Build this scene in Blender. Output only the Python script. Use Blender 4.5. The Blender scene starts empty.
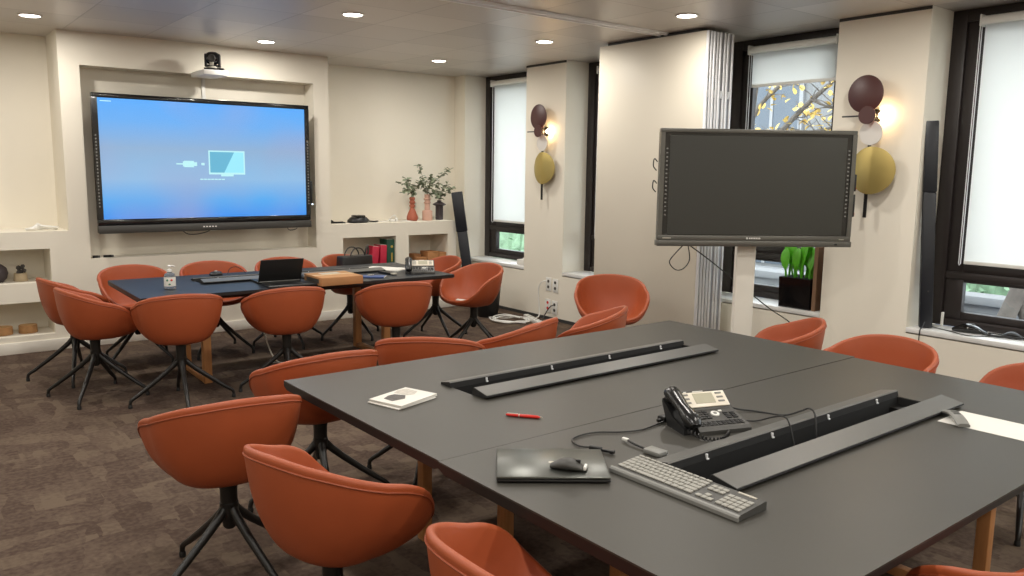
import bpy, bmesh, math, random
from mathutils import Vector, Matrix, Euler
random.seed(7)
PI = math.pi
C = bpy.context.scene.collection
R = math.radians
V = Vector

# ------------------------------------------------------------------ materials
def nt(name):
    m = bpy.data.materials.new(name); m.use_nodes = True
    t = m.node_tree; b = t.nodes['Principled BSDF']
    return m, t, b
def lin(c):
    return tuple((x/12.92 if x <= .04045 else ((x+.055)/1.055)**2.4) for x in c)
def rgb(r, g, b):
    return lin((r/255, g/255, b/255))+(1,)
def mat(name, col, rough=.5, metal=0., spec=.5, var=0., scale=20., bump=0., bscale=200., coat=0.):
    m, t, b = nt(name)
    b.inputs['Base Color'].default_value = col
    b.inputs['Roughness'].default_value = rough
    b.inputs['Metallic'].default_value = metal
    b.inputs['Specular IOR Level'].default_value = spec
    b.inputs['Coat Weight'].default_value = coat
    if var or bump:
        tc = t.nodes.new('ShaderNodeTexCoord')
    if var:
        n = t.nodes.new('ShaderNodeTexNoise'); n.inputs['Scale'].default_value = scale; n.inputs['Detail'].default_value = 5
        t.links.new(tc.outputs['Object'], n.inputs['Vector'])
        r = t.nodes.new('ShaderNodeValToRGB')
        r.color_ramp.elements[0].position = .3; r.color_ramp.elements[1].position = .7
        r.color_ramp.elements[0].color = tuple(max(0, x*(1-var)) for x in col[:3])+(1,)
        r.color_ramp.elements[1].color = tuple(min(1, x*(1+var)) for x in col[:3])+(1,)
        t.links.new(n.outputs['Fac'], r.inputs['Fac']); t.links.new(r.outputs['Color'], b.inputs['Base Color'])
    if bump:
        n2 = t.nodes.new('ShaderNodeTexNoise'); n2.inputs['Scale'].default_value = bscale; n2.inputs['Detail'].default_value = 4
        t.links.new(tc.outputs['Object'], n2.inputs['Vector'])
        bp = t.nodes.new('ShaderNodeBump'); bp.inputs['Strength'].default_value = bump; bp.inputs['Distance'].default_value = .004
        t.links.new(n2.outputs['Fac'], bp.inputs['Height']); t.links.new(bp.outputs['Normal'], b.inputs['Normal'])
    return m
def emit(name, col, s):
    m, t, b = nt(name)
    b.inputs['Base Color'].default_value = (0, 0, 0, 1)
    b.inputs['Emission Color'].default_value = col; b.inputs['Emission Strength'].default_value = s
    return m

M = {}
M['wall'] = mat('cream_paint', rgb(232, 226, 212), .85, spec=.2, var=.015, scale=1.5, bump=.05, bscale=350)
M['white_paint'] = mat('white_paint', rgb(232, 228, 218), .6, spec=.3)
M['panel_face'] = mat('cream_panel_laminate', rgb(208, 201, 186), .5, spec=.3)
M['sill'] = mat('pale_stone', rgb(222, 222, 220), .35, var=.04, scale=12)
M['frame'] = mat('dark_window_frame', rgb(40, 34, 33), .45, var=.05, scale=4)
M['leather'] = mat('rust_leather', rgb(162, 78, 43), .47, spec=.45, var=.04, scale=6, bump=.12, bscale=420)
M['piping'] = mat('rust_piping', rgb(150, 72, 41), .5)
M['black_metal'] = mat('black_powder_coat', rgb(24, 23, 22), .38, spec=.5)
M['glide'] = mat('black_plastic_glide', rgb(16, 16, 16), .6)
M['linoleum'] = mat('grey_linoleum', rgb(64, 62, 57), .44, spec=.4, var=.03, scale=3, bump=.03, bscale=600)
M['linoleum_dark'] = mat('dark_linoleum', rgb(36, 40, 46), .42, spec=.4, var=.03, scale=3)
M['edge'] = mat('dark_table_edge', rgb(26, 23, 21), .5)
M['oak'] = None
M['alu_grey'] = mat('anodised_flap', rgb(92, 91, 88), .42, metal=.1, var=.03, scale=3)
M['alu'] = mat('brushed_aluminium', rgb(228, 228, 230), .35, metal=.15)
M['seal'] = mat('grey_edge_seal', rgb(150, 151, 156), .5)
M['alu_dark'] = mat('dark_seal', rgb(58, 58, 58), .6)
M['black'] = mat('black_plastic', rgb(20, 20, 21), .42)
M['matte_black'] = mat('matte_black', rgb(14, 14, 14), .8)
M['handset'] = mat('satin_black_handset', rgb(17, 17, 18), .27)
M['gloss_black'] = mat('gloss_black', rgb(14, 14, 16), .12, coat=.3)
M['dark_grey'] = mat('dark_grey_plastic', rgb(62, 61, 58), .45)
M['grey'] = mat('grey_plastic', rgb(122, 122, 118), .4)
M['bezel'] = mat('pewter_bezel', rgb(96, 95, 90), .35, metal=.4)
M['screen_off'] = mat('switched_off_screen', rgb(52, 53, 50), .30, spec=.5)
M['white'] = mat('white_plastic', rgb(228, 227, 222), .4)
M['key'] = mat('pale_grey_keys', rgb(150, 148, 141), .5)
M['silver'] = mat('silver_plastic', rgb(184, 180, 168), .35, metal=.2)
M['paper'] = mat('white_paper', rgb(222, 219, 212), .8, spec=.2)
M['card'] = mat('brown_cardboard', rgb(172, 126, 82), .8, var=.05, scale=15)
M['box_wood'] = mat('brown_wooden_box', rgb(176, 124, 78), .65, var=.12, scale=12)
M['maroon'] = mat('maroon_lacquer', rgb(74, 40, 38), .45)
M['brass'] = mat('satin_brass', rgb(182, 162, 98), .40, metal=.65)
M['frost'] = mat('frosted_white', rgb(214, 210, 204), .25)
M['terracotta'] = mat('terracotta', rgb(168, 92, 68), .6, var=.06, scale=12)
M['pink_clay'] = mat('pink_clay', rgb(204, 164, 146), .65, var=.04, scale=12)
M['dark_clay'] = mat('dark_clay', rgb(66, 58, 60), .5, var=.1, scale=18)
M['leaf_grey'] = mat('eucalyptus_leaf', rgb(138, 148, 122), .6, var=.25, scale=22)
M['leaf_bright'] = mat('fresh_green_leaf', rgb(88, 172, 40), .35, var=.25, scale=9)
M['twig'] = mat('twig', rgb(110, 96, 76), .8)
M['red'] = mat('red_pen_plastic', rgb(205, 38, 30), .3)
M['folder_red'] = mat('crimson_folder', rgb(186, 32, 62), .5, var=.03)
M['binder_green'] = mat('dark_green_binder', rgb(30, 74, 56), .5)
M['blue'] = mat('blue_notebook', rgb(62, 82, 130), .6)
M['navy'] = mat('navy_black_speaker', rgb(22, 26, 34), .42)
M['gold'] = mat('gold_print', rgb(190, 160, 80), .4, metal=.6)
M['bag'] = mat('black_leather_bag', rgb(24, 23, 22), .45, bump=.1, bscale=200)
M['bark'] = mat('grey_bark', rgb(84, 78, 72), .9, var=.25, scale=6)
M['leaf_yellow'] = mat('autumn_leaf', rgb(206, 176, 96), .7, var=.25, scale=3)
M['hedge'] = mat('hedge_leaf', rgb(118, 146, 116), .8, var=.3, scale=5)
M['facade'] = mat('weathered_limestone', rgb(116, 117, 117), .9, var=.04, scale=.8)
M['trim_stone'] = mat('pale_stone_trim', rgb(138, 139, 140), .8)
M['roof'] = mat('blue_grey_slate', rgb(120, 130, 142), .7, var=.1, scale=3)
M['street'] = mat('grey_asphalt', rgb(92, 93, 94), .9, var=.06, scale=2)
M['win_dark'] = mat('dark_far_window', rgb(70, 80, 90), .25)
M['car'] = mat('slate_blue_car_paint', rgb(78, 92, 116), .3, coat=.4)
M['rubber'] = mat('tyre_rubber', rgb(28, 28, 28), .8)
M['label_green'] = mat('label_ink_green', rgb(60, 120, 90), .6)
M['label_red'] = mat('label_ink_red', rgb(200, 70, 60), .6)
M['panel'] = mat('champagne_panel', rgb(222, 214, 198), .35)
M['lcd'] = mat('pale_lcd', rgb(176, 172, 152), .3)
M['print_dark'] = mat('printed_picture_dark', rgb(92, 88, 86), .7, var=.35, scale=90)
M['print_pale'] = mat('printed_picture_pale', rgb(190, 184, 174), .7, var=.18, scale=90)
M['lamp_on'] = emit('warm_bulb', (1, .66, .32, 1), 110)
M['led'] = emit('downlight_led', (1, .92, .80, 1), 14)
M['led_dot'] = emit('status_led', (.7, .85, 1, 1), 3)
M['icon'] = emit('screen_icon_cyan', (.52, .92, .95, 1), .85)
M['icon_dark'] = emit('screen_icon_blue', (.12, .42, .60, 1), .95)
M['icon_mid'] = emit('screen_icon_light', (.30, .75, .90, 1), .95)

def oak():
    m, t, b = nt('oiled_oak')
    tc = t.nodes.new('ShaderNodeTexCoord'); mp = t.nodes.new('ShaderNodeMapping'); mp.inputs['Scale'].default_value = (14, 14, 1.2)
    w = t.nodes.new('ShaderNodeTexNoise'); w.inputs['Scale'].default_value = 6; w.inputs['Detail'].default_value = 6
    r = t.nodes.new('ShaderNodeValToRGB'); r.color_ramp.elements[0].color = rgb(150, 98, 54); r.color_ramp.elements[1].color = rgb(188, 134, 84)
    t.links.new(tc.outputs['Object'], mp.inputs['Vector']); t.links.new(mp.outputs[0], w.inputs['Vector'])
    t.links.new(w.outputs['Fac'], r.inputs['Fac']); t.links.new(r.outputs[0], b.inputs['Base Color'])
    b.inputs['Roughness'].default_value = .55
    return m
M['oak'] = oak()

def carpet():
    m, t, b = nt('brown_carpet_tiles')
    N = t.nodes.new; L = t.links.new
    tc = N('ShaderNodeTexCoord')
    base = N('ShaderNodeTexNoise'); base.inputs['Scale'].default_value = 1.6; base.inputs['Detail'].default_value = 3
    L(tc.outputs['Object'], base.inputs['Vector'])
    # blocky worn pattern: two stretched voronoi cells fields
    mp = N('ShaderNodeMapping'); mp.inputs['Scale'].default_value = (2.6, 7.0, 1); mp.inputs['Rotation'].default_value = (0, 0, 0)
    L(tc.outputs['Object'], mp.inputs['Vector'])
    v1 = N('ShaderNodeTexVoronoi'); v1.distance = 'CHEBYCHEV'; v1.inputs['Scale'].default_value = 1.0
    L(mp.outputs[0], v1.inputs['Vector'])
    mp2 = N('ShaderNodeMapping'); mp2.inputs['Scale'].default_value = (14.0, 5.0, 1)
    L(tc.outputs['Object'], mp2.inputs['Vector'])
    v2 = N('ShaderNodeTexVoronoi'); v2.distance = 'CHEBYCHEV'; v2.inputs['Scale'].default_value = 1.0
    L(mp2.outputs[0], v2.inputs['Vector'])
    s1 = N('ShaderNodeSeparateColor'); L(v1.outputs['Color'], s1.inputs[0])
    s2 = N('ShaderNodeSeparateColor'); L(v2.outputs['Color'], s2.inputs[0])
    mul = N('ShaderNodeMath'); mul.operation = 'MULTIPLY'; L(s1.outputs[0], mul.inputs[0]); L(s2.outputs[1], mul.inputs[1])
    add = N('ShaderNodeMath'); add.operation = 'ADD'; L(mul.outputs[0], add.inputs[0]); L(base.outputs['Fac'], add.inputs[1])
    fn = N('ShaderNodeTexNoise'); fn.inputs['Scale'].default_value = 38; fn.inputs['Detail'].default_value = 6
    L(tc.outputs['Object'], fn.inputs['Vector'])
    ad2 = N('ShaderNodeMath'); ad2.operation = 'MULTIPLY_ADD'; ad2.inputs[1].default_value = 1.5; L(fn.outputs['Fac'], ad2.inputs[0]); L(add.outputs[0], ad2.inputs[2])
    r = N('ShaderNodeValToRGB')
    e = r.color_ramp.elements
    e[0].position = .75; e[0].color = rgb(76, 62, 54)
    e[1].position = 1.55/1.0 if False else 1.0; e[1].color = rgb(104, 90, 77)
    mr = N('ShaderNodeMapRange'); mr.inputs['From Min'].default_value = .85; mr.inputs['From Max'].default_value = 2.1
    L(ad2.outputs[0], mr.inputs['Value'])
    e[0].position = .2; e[1].position = .85
    ne = r.color_ramp.elements.new(.45); ne.color = rgb(88, 74, 65)
    L(mr.outputs[0], r.inputs['Fac']); L(r.outputs[0], b.inputs['Base Color'])
    b.inputs['Roughness'].default_value = .95; b.inputs['Specular IOR Level'].default_value = .1
    bp = N('ShaderNodeBump'); bp.inputs['Strength'].default_value = .5; bp.inputs['Distance'].default_value = .006
    L(fn.outputs['Fac'], bp.inputs['Height']); L(bp.outputs[0], b.inputs['Normal'])
    return m
M['carpet'] = carpet()

def ceiling_mat():
    m, t, b = nt('metal_ceiling_tiles')
    N = t.nodes.new; L = t.links.new
    P = .637
    tc = N('ShaderNodeTexCoord'); sp = N('ShaderNodeSeparateXYZ'); L(tc.outputs['Object'], sp.inputs[0])
    outs = []; cells = []
    for ax, off in (('X', 2.63), ('Y', 5.41)):
        s = N('ShaderNodeMath'); s.operation = 'SUBTRACT'; s.inputs[1].default_value = off; L(sp.outputs[ax], s.inputs[0])
        d = N('ShaderNodeMath'); d.operation = 'DIVIDE'; d.inputs[1].default_value = P; L(s.outputs[0], d.inputs[0])
        f = N('ShaderNodeMath'); f.operation = 'FRACT'; L(d.outputs[0], f.inputs[0])
        fl = N('ShaderNodeMath'); fl.operation = 'FLOOR'; L(d.outputs[0], fl.inputs[0]); cells.append(fl)
        h = N('ShaderNodeMath'); h.operation = 'SUBTRACT'; h.inputs[1].default_value = .5; L(f.outputs[0], h.inputs[0])
        a = N('ShaderNodeMath'); a.operation = 'ABSOLUTE'; L(h.outputs[0], a.inputs[0])
        outs.append(a)
    mx = N('ShaderNodeMath'); mx.operation = 'MAXIMUM'; L(outs[0].outputs[0], mx.inputs[0]); L(outs[1].outputs[0], mx.inputs[1])
    seam = N('ShaderNodeMapRange'); seam.inputs['From Min'].default_value = .490; seam.inputs['From Max'].default_value = .497; L(mx.outputs[0], seam.inputs['Value'])
    cb = N('ShaderNodeCombineXYZ'); L(cells[0].outputs[0], cb.inputs[0]); L(cells[1].outputs[0], cb.inputs[1])
    wn = N('ShaderNodeTexWhiteNoise'); wn.noise_dimensions = '2D'; L(cb.outputs[0], wn.inputs['Vector'])
    mr = N('ShaderNodeMapRange'); mr.inputs['To Min'].default_value = .88; mr.inputs['To Max'].default_value = 1.08; L(wn.outputs['Value'], mr.inputs['Value'])
    base = N('ShaderNodeMix'); base.data_type = 'RGBA'
    base.inputs['A'].default_value = rgb(196, 190, 184); base.inputs['B'].default_value = rgb(164, 158, 153)
    L(seam.outputs[0], base.inputs['Factor'])
    vm = N('ShaderNodeMix'); vm.data_type = 'RGBA'; vm.blend_type = 'MULTIPLY'; vm.inputs['Factor'].default_value = 1
    L(base.outputs['Result'], vm.inputs['A']); cc = N('ShaderNodeCombineColor')
    for i in range(3): L(mr.outputs[0], cc.inputs[i])
    L(cc.outputs[0], vm.inputs['B']); L(vm.outputs['Result'], b.inputs['Base Color'])
    b.inputs['Roughness'].default_value = .38; b.inputs['Metallic'].default_value = .25
    bp = N('ShaderNodeBump'); bp.invert = True; bp.inputs['Strength'].default_value = .6; bp.inputs['Distance'].default_value = .004
    L(seam.outputs[0], bp.inputs['Height']); L(bp.outputs[0], b.inputs['Normal'])
    return m
M['ceiling'] = ceiling_mat()

def blind_mat():
    m = bpy.data.materials.new('white_blind_fabric'); m.use_nodes = True
    t = m.node_tree; t.nodes.clear(); N = t.nodes.new; L = t.links.new
    o = N('ShaderNodeOutputMaterial'); d = N('ShaderNodeBsdfDiffuse'); tr = N('ShaderNodeBsdfTranslucent'); mx = N('ShaderNodeMixShader')
    d.inputs['Color'].default_value = rgb(232, 232, 228); tr.inputs['Color'].default_value = rgb(246, 246, 243)
    mx.inputs[0].default_value = .72
    w = N('ShaderNodeTexNoise'); w.inputs['Scale'].default_value = 300
    L(d.outputs[0], mx.inputs[1]); L(tr.outputs[0], mx.inputs[2]); L(mx.outputs[0], o.inputs[0])
    return m
M['blind'] = blind_mat()
def glass_mat():
    m = bpy.data.materials.new('window_glass'); m.use_nodes = True
    t = m.node_tree; t.nodes.clear(); N = t.nodes.new; L = t.links.new
    o = N('ShaderNodeOutputMaterial'); a = N('ShaderNodeBsdfTransparent'); g = N('ShaderNodeBsdfGlossy'); mx = N('ShaderNodeMixShader')
    a.inputs['Color'].default_value = (.93, .96, .97, 1); g.inputs['Roughness'].default_value = .02
    lw = N('ShaderNodeLayerWeight'); lw.inputs['Blend'].default_value = .5
    pw = N('ShaderNodeMath'); pw.operation = 'POWER'; pw.inputs[1].default_value = 5; L(lw.outputs['Facing'], pw.inputs[0])
    f = N('ShaderNodeMath'); f.operation = 'MULTIPLY_ADD'; f.inputs[1].default_value = .92; f.inputs[2].default_value = .04; L(pw.outputs[0], f.inputs[0])
    L(f.outputs[0], mx.inputs[0]); L(a.outputs[0], mx.inputs[1]); L(g.outputs[0], mx.inputs[2]); L(mx.outputs[0], o.inputs[0])
    return m
M['glass'] = glass_mat()
def clear_plastic():
    m, t, b = nt('clear_bottle_plastic')
    b.inputs['Base Color'].default_value = (.9, .95, .97, 1); b.inputs['Roughness'].default_value = .08
    b.inputs['Transmission Weight'].default_value = .85; b.inputs['IOR'].default_value = 1.2
    return m
M['clear'] = clear_plastic()
def screen_on():
    m, t, b = nt('blue_standby_picture')
    N = t.nodes.new; L = t.links.new
    tc = N('ShaderNodeTexCoord'); sp = N('ShaderNodeSeparateXYZ'); L(tc.outputs['Object'], sp.inputs[0])
    mr = N('ShaderNodeMapRange'); mr.inputs['From Min'].default_value = -.52; mr.inputs['From Max'].default_value = .57
    L(sp.outputs['Z'], mr.inputs['Value'])
    r = N('ShaderNodeValToRGB'); e = r.color_ramp.elements
    e[0].position = 0; e[0].color = rgb(36, 140, 236)
    e[1].position = 1; e[1].color = rgb(76, 164, 244)
    for p, c in ((.16, rgb(64, 168, 240)), (.34, rgb(138, 186, 226)), (.6, rgb(138, 172, 208)), (.82, rgb(98, 168, 236))):
        x = e.new(p); x.color = c
    L(mr.outputs[0], r.inputs['Fac'])
    n = N('ShaderNodeTexNoise'); n.inputs['Scale'].default_value = 1.3; n.inputs['Detail'].default_value = 1
    L(tc.outputs['Object'], n.inputs['Vector'])
    mr2 = N('ShaderNodeMapRange'); mr2.inputs['From Min'].default_value = .45; mr2.inputs['From Max'].default_value = .75; L(n.outputs['Fac'], mr2.inputs['Value'])
    # the purple haze of the picture sits in its middle band
    k = N('ShaderNodeMath'); k.operation = 'MULTIPLY'; k.inputs[1].default_value = .6; L(mr2.outputs[0], k.inputs[0])
    mx = N('ShaderNodeMix'); mx.data_type = 'RGBA'; mx.inputs['B'].default_value = rgb(158, 160, 196)
    L(k.outputs[0], mx.inputs['Factor']); L(r.outputs[0], mx.inputs['A'])
    b.inputs['Base Color'].default_value = (.01, .01, .01, 1); b.inputs['Roughness'].default_value = .25
    L(mx.outputs['Result'], b.inputs['Emission Color']); b.inputs['Emission Strength'].default_value = .90
    return m
M['screen_on'] = screen_on()

# ------------------------------------------------------------------ mesh helpers
class MB:
    def __init__(s): s.bm = bmesh.new()
    def box(s, x0, x1, y0, y1, z0, z1, bev=0., mtx=None, seg=2):
        r = bmesh.ops.create_cube(s.bm, size=1)
        vs = r['verts']
        for v in vs:
            v.co = V(((x0+x1)/2+v.co.x*(x1-x0), (y0+y1)/2+v.co.y*(y1-y0), (z0+z1)/2+v.co.z*(z1-z0)))
        if bev:
            es = list({e for v in vs for e in v.link_edges})
            r = bmesh.ops.bevel(s.bm, geom=es, offset=bev, segments=seg, profile=.5, affect='EDGES')
            vs = list({v for f in r['faces'] for v in f.verts} | {v for v in vs if v.is_valid})
        if mtx is not None:
            bmesh.ops.transform(s.bm, matrix=mtx, verts=vs)
        return s
    def rings(s, rings, closed=True, cap0=True, cap1=True):
        """loft a list of rings of points"""
        rv = [[s.bm.verts.new(p) for p in r] for r in rings]
        n = len(rv[0])
        for a, b in zip(rv, rv[1:]):
            for i in range(n if closed else n-1):
                j = (i+1) % n
                s.bm.faces.new((a[i], a[j], b[j], b[i]))
        if cap0: s.bm.faces.new(rv[0][::-1])
        if cap1: s.bm.faces.new(rv[-1])
        return rv
    def lathe(s, prof, c=(0, 0, 0), n=24, sx=1., sy=1., mtx=None):
        rings = []
        for r, z in prof:
            ring = []
            for i in range(n):
                a = 2*PI*i/n
                p = V((c[0]+r*sx*math.cos(a), c[1]+r*sy*math.sin(a), c[2]+z))
                if mtx is not None: p = mtx @ p
                ring.append(p)
            rings.append(ring)
        s.rings(rings)
        return s
    def tube(s, pts, rad, n=8, closed=False, flat=1.0):
        pts = [V(p) for p in pts]
        if not hasattr(rad, '__len__'): rad = [rad]*len(pts)
        rings = []; up = None
        m = len(pts)
        for i, p in enumerate(pts):
            if closed: t = pts[(i+1) % m]-pts[i-1]
            else: t = pts[min(i+1, m-1)]-pts[max(i-1, 0)]
            t.normalize()
            if up is None:
                up = V((0, 0, 1)) if abs(t.z) < .9 else V((1, 0, 0))
            up = (up-t*up.dot(t))
            if up.length < 1e-4: up = t.orthogonal()
            up.normalize(); sd = t.cross(up)
            rings.append([p+(sd*math.cos(2*PI*k/n)+up*flat*math.sin(2*PI*k/n))*rad[i] for k in range(n)])
        if closed:
            s.rings(rings+[rings[0]], cap0=False, cap1=False)
            bmesh.ops.remove_doubles(s.bm, verts=s.bm.verts, dist=1e-6)
        else: s.rings(rings)
        return s
    def prism(s, poly, a0, a1, axis='x', mtx=None):
        """extrude a 2-D polygon along an axis. poly in the other two coordinates."""
        def P(u, w, a):
            p = V((a, u, w)) if axis == 'x' else V((u, a, w)) if axis == 'y' else V((u, w, a))
            return mtx @ p if mtx is not None else p
        s.rings([[P(u, w, a0) for u, w in poly], [P(u, w, a1) for u, w in poly]])
        return s
    def blob(s, c, r, sub=2, jitter=0.):
        ret = bmesh.ops.create_icosphere(s.bm, subdivisions=sub, radius=1)
        for v in ret['verts']:
            k = 1+random.uniform(-jitter, jitter)
            v.co = V((c[0]+v.co.x*r[0]*k, c[1]+v.co.y*r[1]*k, c[2]+v.co.z*r[2]*k))
        return s
    def leaf(s, p, d, l, w, up=V((0, 0, 1)), thick=.0012):
        d = V(d).normalized(); sd = d.cross(up)
        if sd.length < 1e-3: sd = d.orthogonal()
        sd.normalize(); nn = sd.cross(d)
        prof = [(0, .12), (.25, .70), (.55, 1.), (.80, .86), (.94, .5), (1, .08)]
        top = []
        rings = []
        for t, q in prof:
            c = V(p)+d*l*t - nn*l*.18*t*t
            rings.append([c-sd*w*q/2+nn*.15*w*q, c+nn*thick, c+sd*w*q/2+nn*.15*w*q, c-nn*thick])
        s.rings(rings)
        return s
    def build(s, name, m, parent=None, smooth=40, bevel=0.):
        bmesh.ops.recalc_face_normals(s.bm, faces=s.bm.faces)
        me = bpy.data.meshes.new(name); s.bm.to_mesh(me); s.bm.free()
        me.materials.append(M[m] if isinstance(m, str) else m)
        if smooth:
            for p in me.polygons: p.use_smooth = True
            me.set_sharp_from_angle(angle=R(smooth))
        o = bpy.data.objects.new(name, me); C.objects.link(o)
        if parent is not None: o.parent = parent
        return o

def tag(o, label, cat, group=None, kind=None):
    o['label'] = label; o['category'] = cat
    if group: o['group'] = group
    if kind: o['kind'] = kind
    return o
def thing(name, label, cat, loc=(0, 0, 0), rz=0., group=None):
    o = bpy.data.objects.new(name, None); o.empty_display_size = .1; C.objects.link(o)
    o.location = loc; o.rotation_euler = (0, 0, R(rz))
    return tag(o, label, cat, group)
def struct(o, label=None, cat=None):
    o['kind'] = 'structure'
    if label: o['label'] = label
    if cat: o['category'] = cat
    return o
def children(o): return [c for c in bpy.data.objects if c.parent == o]
def copy_tree(o, loc, rz, label, group=None):
    kids = {}
    for c in bpy.data.objects:
        if c.parent: kids.setdefault(c.parent.name, []).append(c)
    def rec(src, par):
        n = src.copy(); C.objects.link(n)
        if par is not None: n.parent = par
        for k in kids.get(src.name, []): rec(k, n)
        return n
    r = rec(o, None)
    r.location = loc; r.rotation_euler = (0, 0, R(rz)); r['label'] = label
    if group: r['group'] = group
    return r
def spline(pts, n=6):
    """Catmull-Rom through points"""
    pts = [V(p) for p in pts]; out = []
    for i in range(len(pts)-1):
        p0 = pts[max(i-1, 0)]; p1 = pts[i]; p2 = pts[i+1]; p3 = pts[min(i+2, len(pts)-1)]
        for k in range(n):
            t = k/n
            out.append(.5*((2*p1)+(p2-p0)*t+(2*p0-5*p1+4*p2-p3)*t*t+(3*p1-p0-3*p2+p3)*t**3))
    out.append(pts[-1]); return out

# ------------------------------------------------------------------ the room
H = 2.80; YB = 8.654; YF = 8.102; XW = 5.804; XG = 6.14
XL = -3.0; YN = -3.6; SILL = .554

b = MB(); b.box(XL-.1, XG+.3, YN-.1, YB+.1, -.08, 0)
struct(b.build('floor', 'carpet', smooth=0), 'brown mottled carpet floor', 'floor')
b = MB(); b.box(XL-.1, XG+.3, YN-.1, YB+.1, H, H+.08)
struct(b.build('ceiling', 'ceiling', smooth=0), 'grey metal tile ceiling', 'ceiling')

# back wall: full height wall, chimney breast with a screen recess, low plinth with niches
b = MB()
b.box(XL, XG+.2, YB, YB+.12, 0, H)
NB = 8.50; LZ = 1.062
CX0, CX1, RX0, RX1, RZ0, RZ1 = 1.308, 3.83, 1.473, 3.66, .80, 2.515
b.box(CX0, RX0, YF, YB, LZ, H); b.box(RX1, CX1, YF, YB, 1.04, H)
b.box(RX0, RX1, YF, YB, RZ1, H); b.box(RX0, RX1, YF+.224, YB, RZ0, RZ1)
# left niches (upper z .615-.908, lower .155-.445)
b.box(XL, -.45, YF, YB, 0, LZ); b.box(1.15, RX0, YF, YB, 0, LZ)
b.box(-.45, 1.15, NB, YB, 0, LZ)
for z0, z1 in ((0, .150), (.445, .615), (.910, LZ)): b.box(-.45, 1.15, YF, NB, z0, z1)
b.box(RX0, RX1, YF, YB, 0, RZ0)
# right plinth
b.box(RX1, 3.97, YF, YB, 0, 1.04); b.box(4.632, 4.80, YF, YB, 0, 1.04); b.box(5.343, 5.46, YF, YB, 0, 1.04)
b.box(3.97, 4.632, NB, YB, 0, 1.04); b.box(4.80, 5.343, NB, YB, 0, 1.04)
for x0, x1 in ((3.97, 4.632), (4.80, 5.343)):
    for z0, z1 in ((0, .515), (.889, 1.04)): b.box(x0, x1, YF, NB, z0, z1)
struct(b.build('wall_back', 'wall', smooth=0), 'cream back wall with screen recess and niche ledge', 'wall')
b = MB(); b.box(XL, 5.46, YF-.014, YF, 0, .10, .003)
struct(b.build('baseboard_back', 'white_paint'), 'white baseboard along the niche wall', 'baseboard')

# window wall: parapet, pillars, lintel
BAYS = [(7.217, 8.428), (5.350, 6.550), (3.469, 4.670), (1.584, 2.784), (-.30, .90), (-2.18, -.98)]
b = MB()
b.box(XW, XG+.12, YN, YB, 0, SILL-.045)
edges = [YB]+[v for bay in BAYS for v in (bay[1], bay[0])]+[YN]
for i in range(0, len(edges), 2):
    b.box(XW, XG+.12, edges[i+1], edges[i], SILL-.045, H)
struct(b.build('wall_right', 'wall', smooth=0), 'cream window wall with pillars between the windows', 'wall')
b = MB(); b.box(XW-.006, XW, YN, YB-.56, 0, .035)  # dark strip added in place of the shadow line at the wall foot
struct(b.build('shadow_strip_right', 'alu_dark', smooth=0), 'dark strip standing in for the shadow line under the windows', 'baseboard')
b = MB(); b.box(XL-.1, XL, YN, YB, 0, H); struct(b.build('wall_left', 'wall', smooth=0), 'cream wall out of view on the left', 'wall')
b = MB(); b.box(XL, XG+.2, YN-.1, YN, 0, H); struct(b.build('wall_front', 'wall', smooth=0), 'cream wall behind the viewpoint', 'wall')
# solid dark strips stand in for the shaded gap above the pillars
b = MB()
for y0, y1 in ((6.55, 7.217), (2.784, 3.469), (4.67, 5.35), (.9, 1.584)): b.box(XW-.004, XW, y0, y1, H-.022, H)
struct(b.build('trim_2', 'alu_dark', smooth=0), 'dark strips standing in for a shadow gap above the pillars', 'trim')

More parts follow.
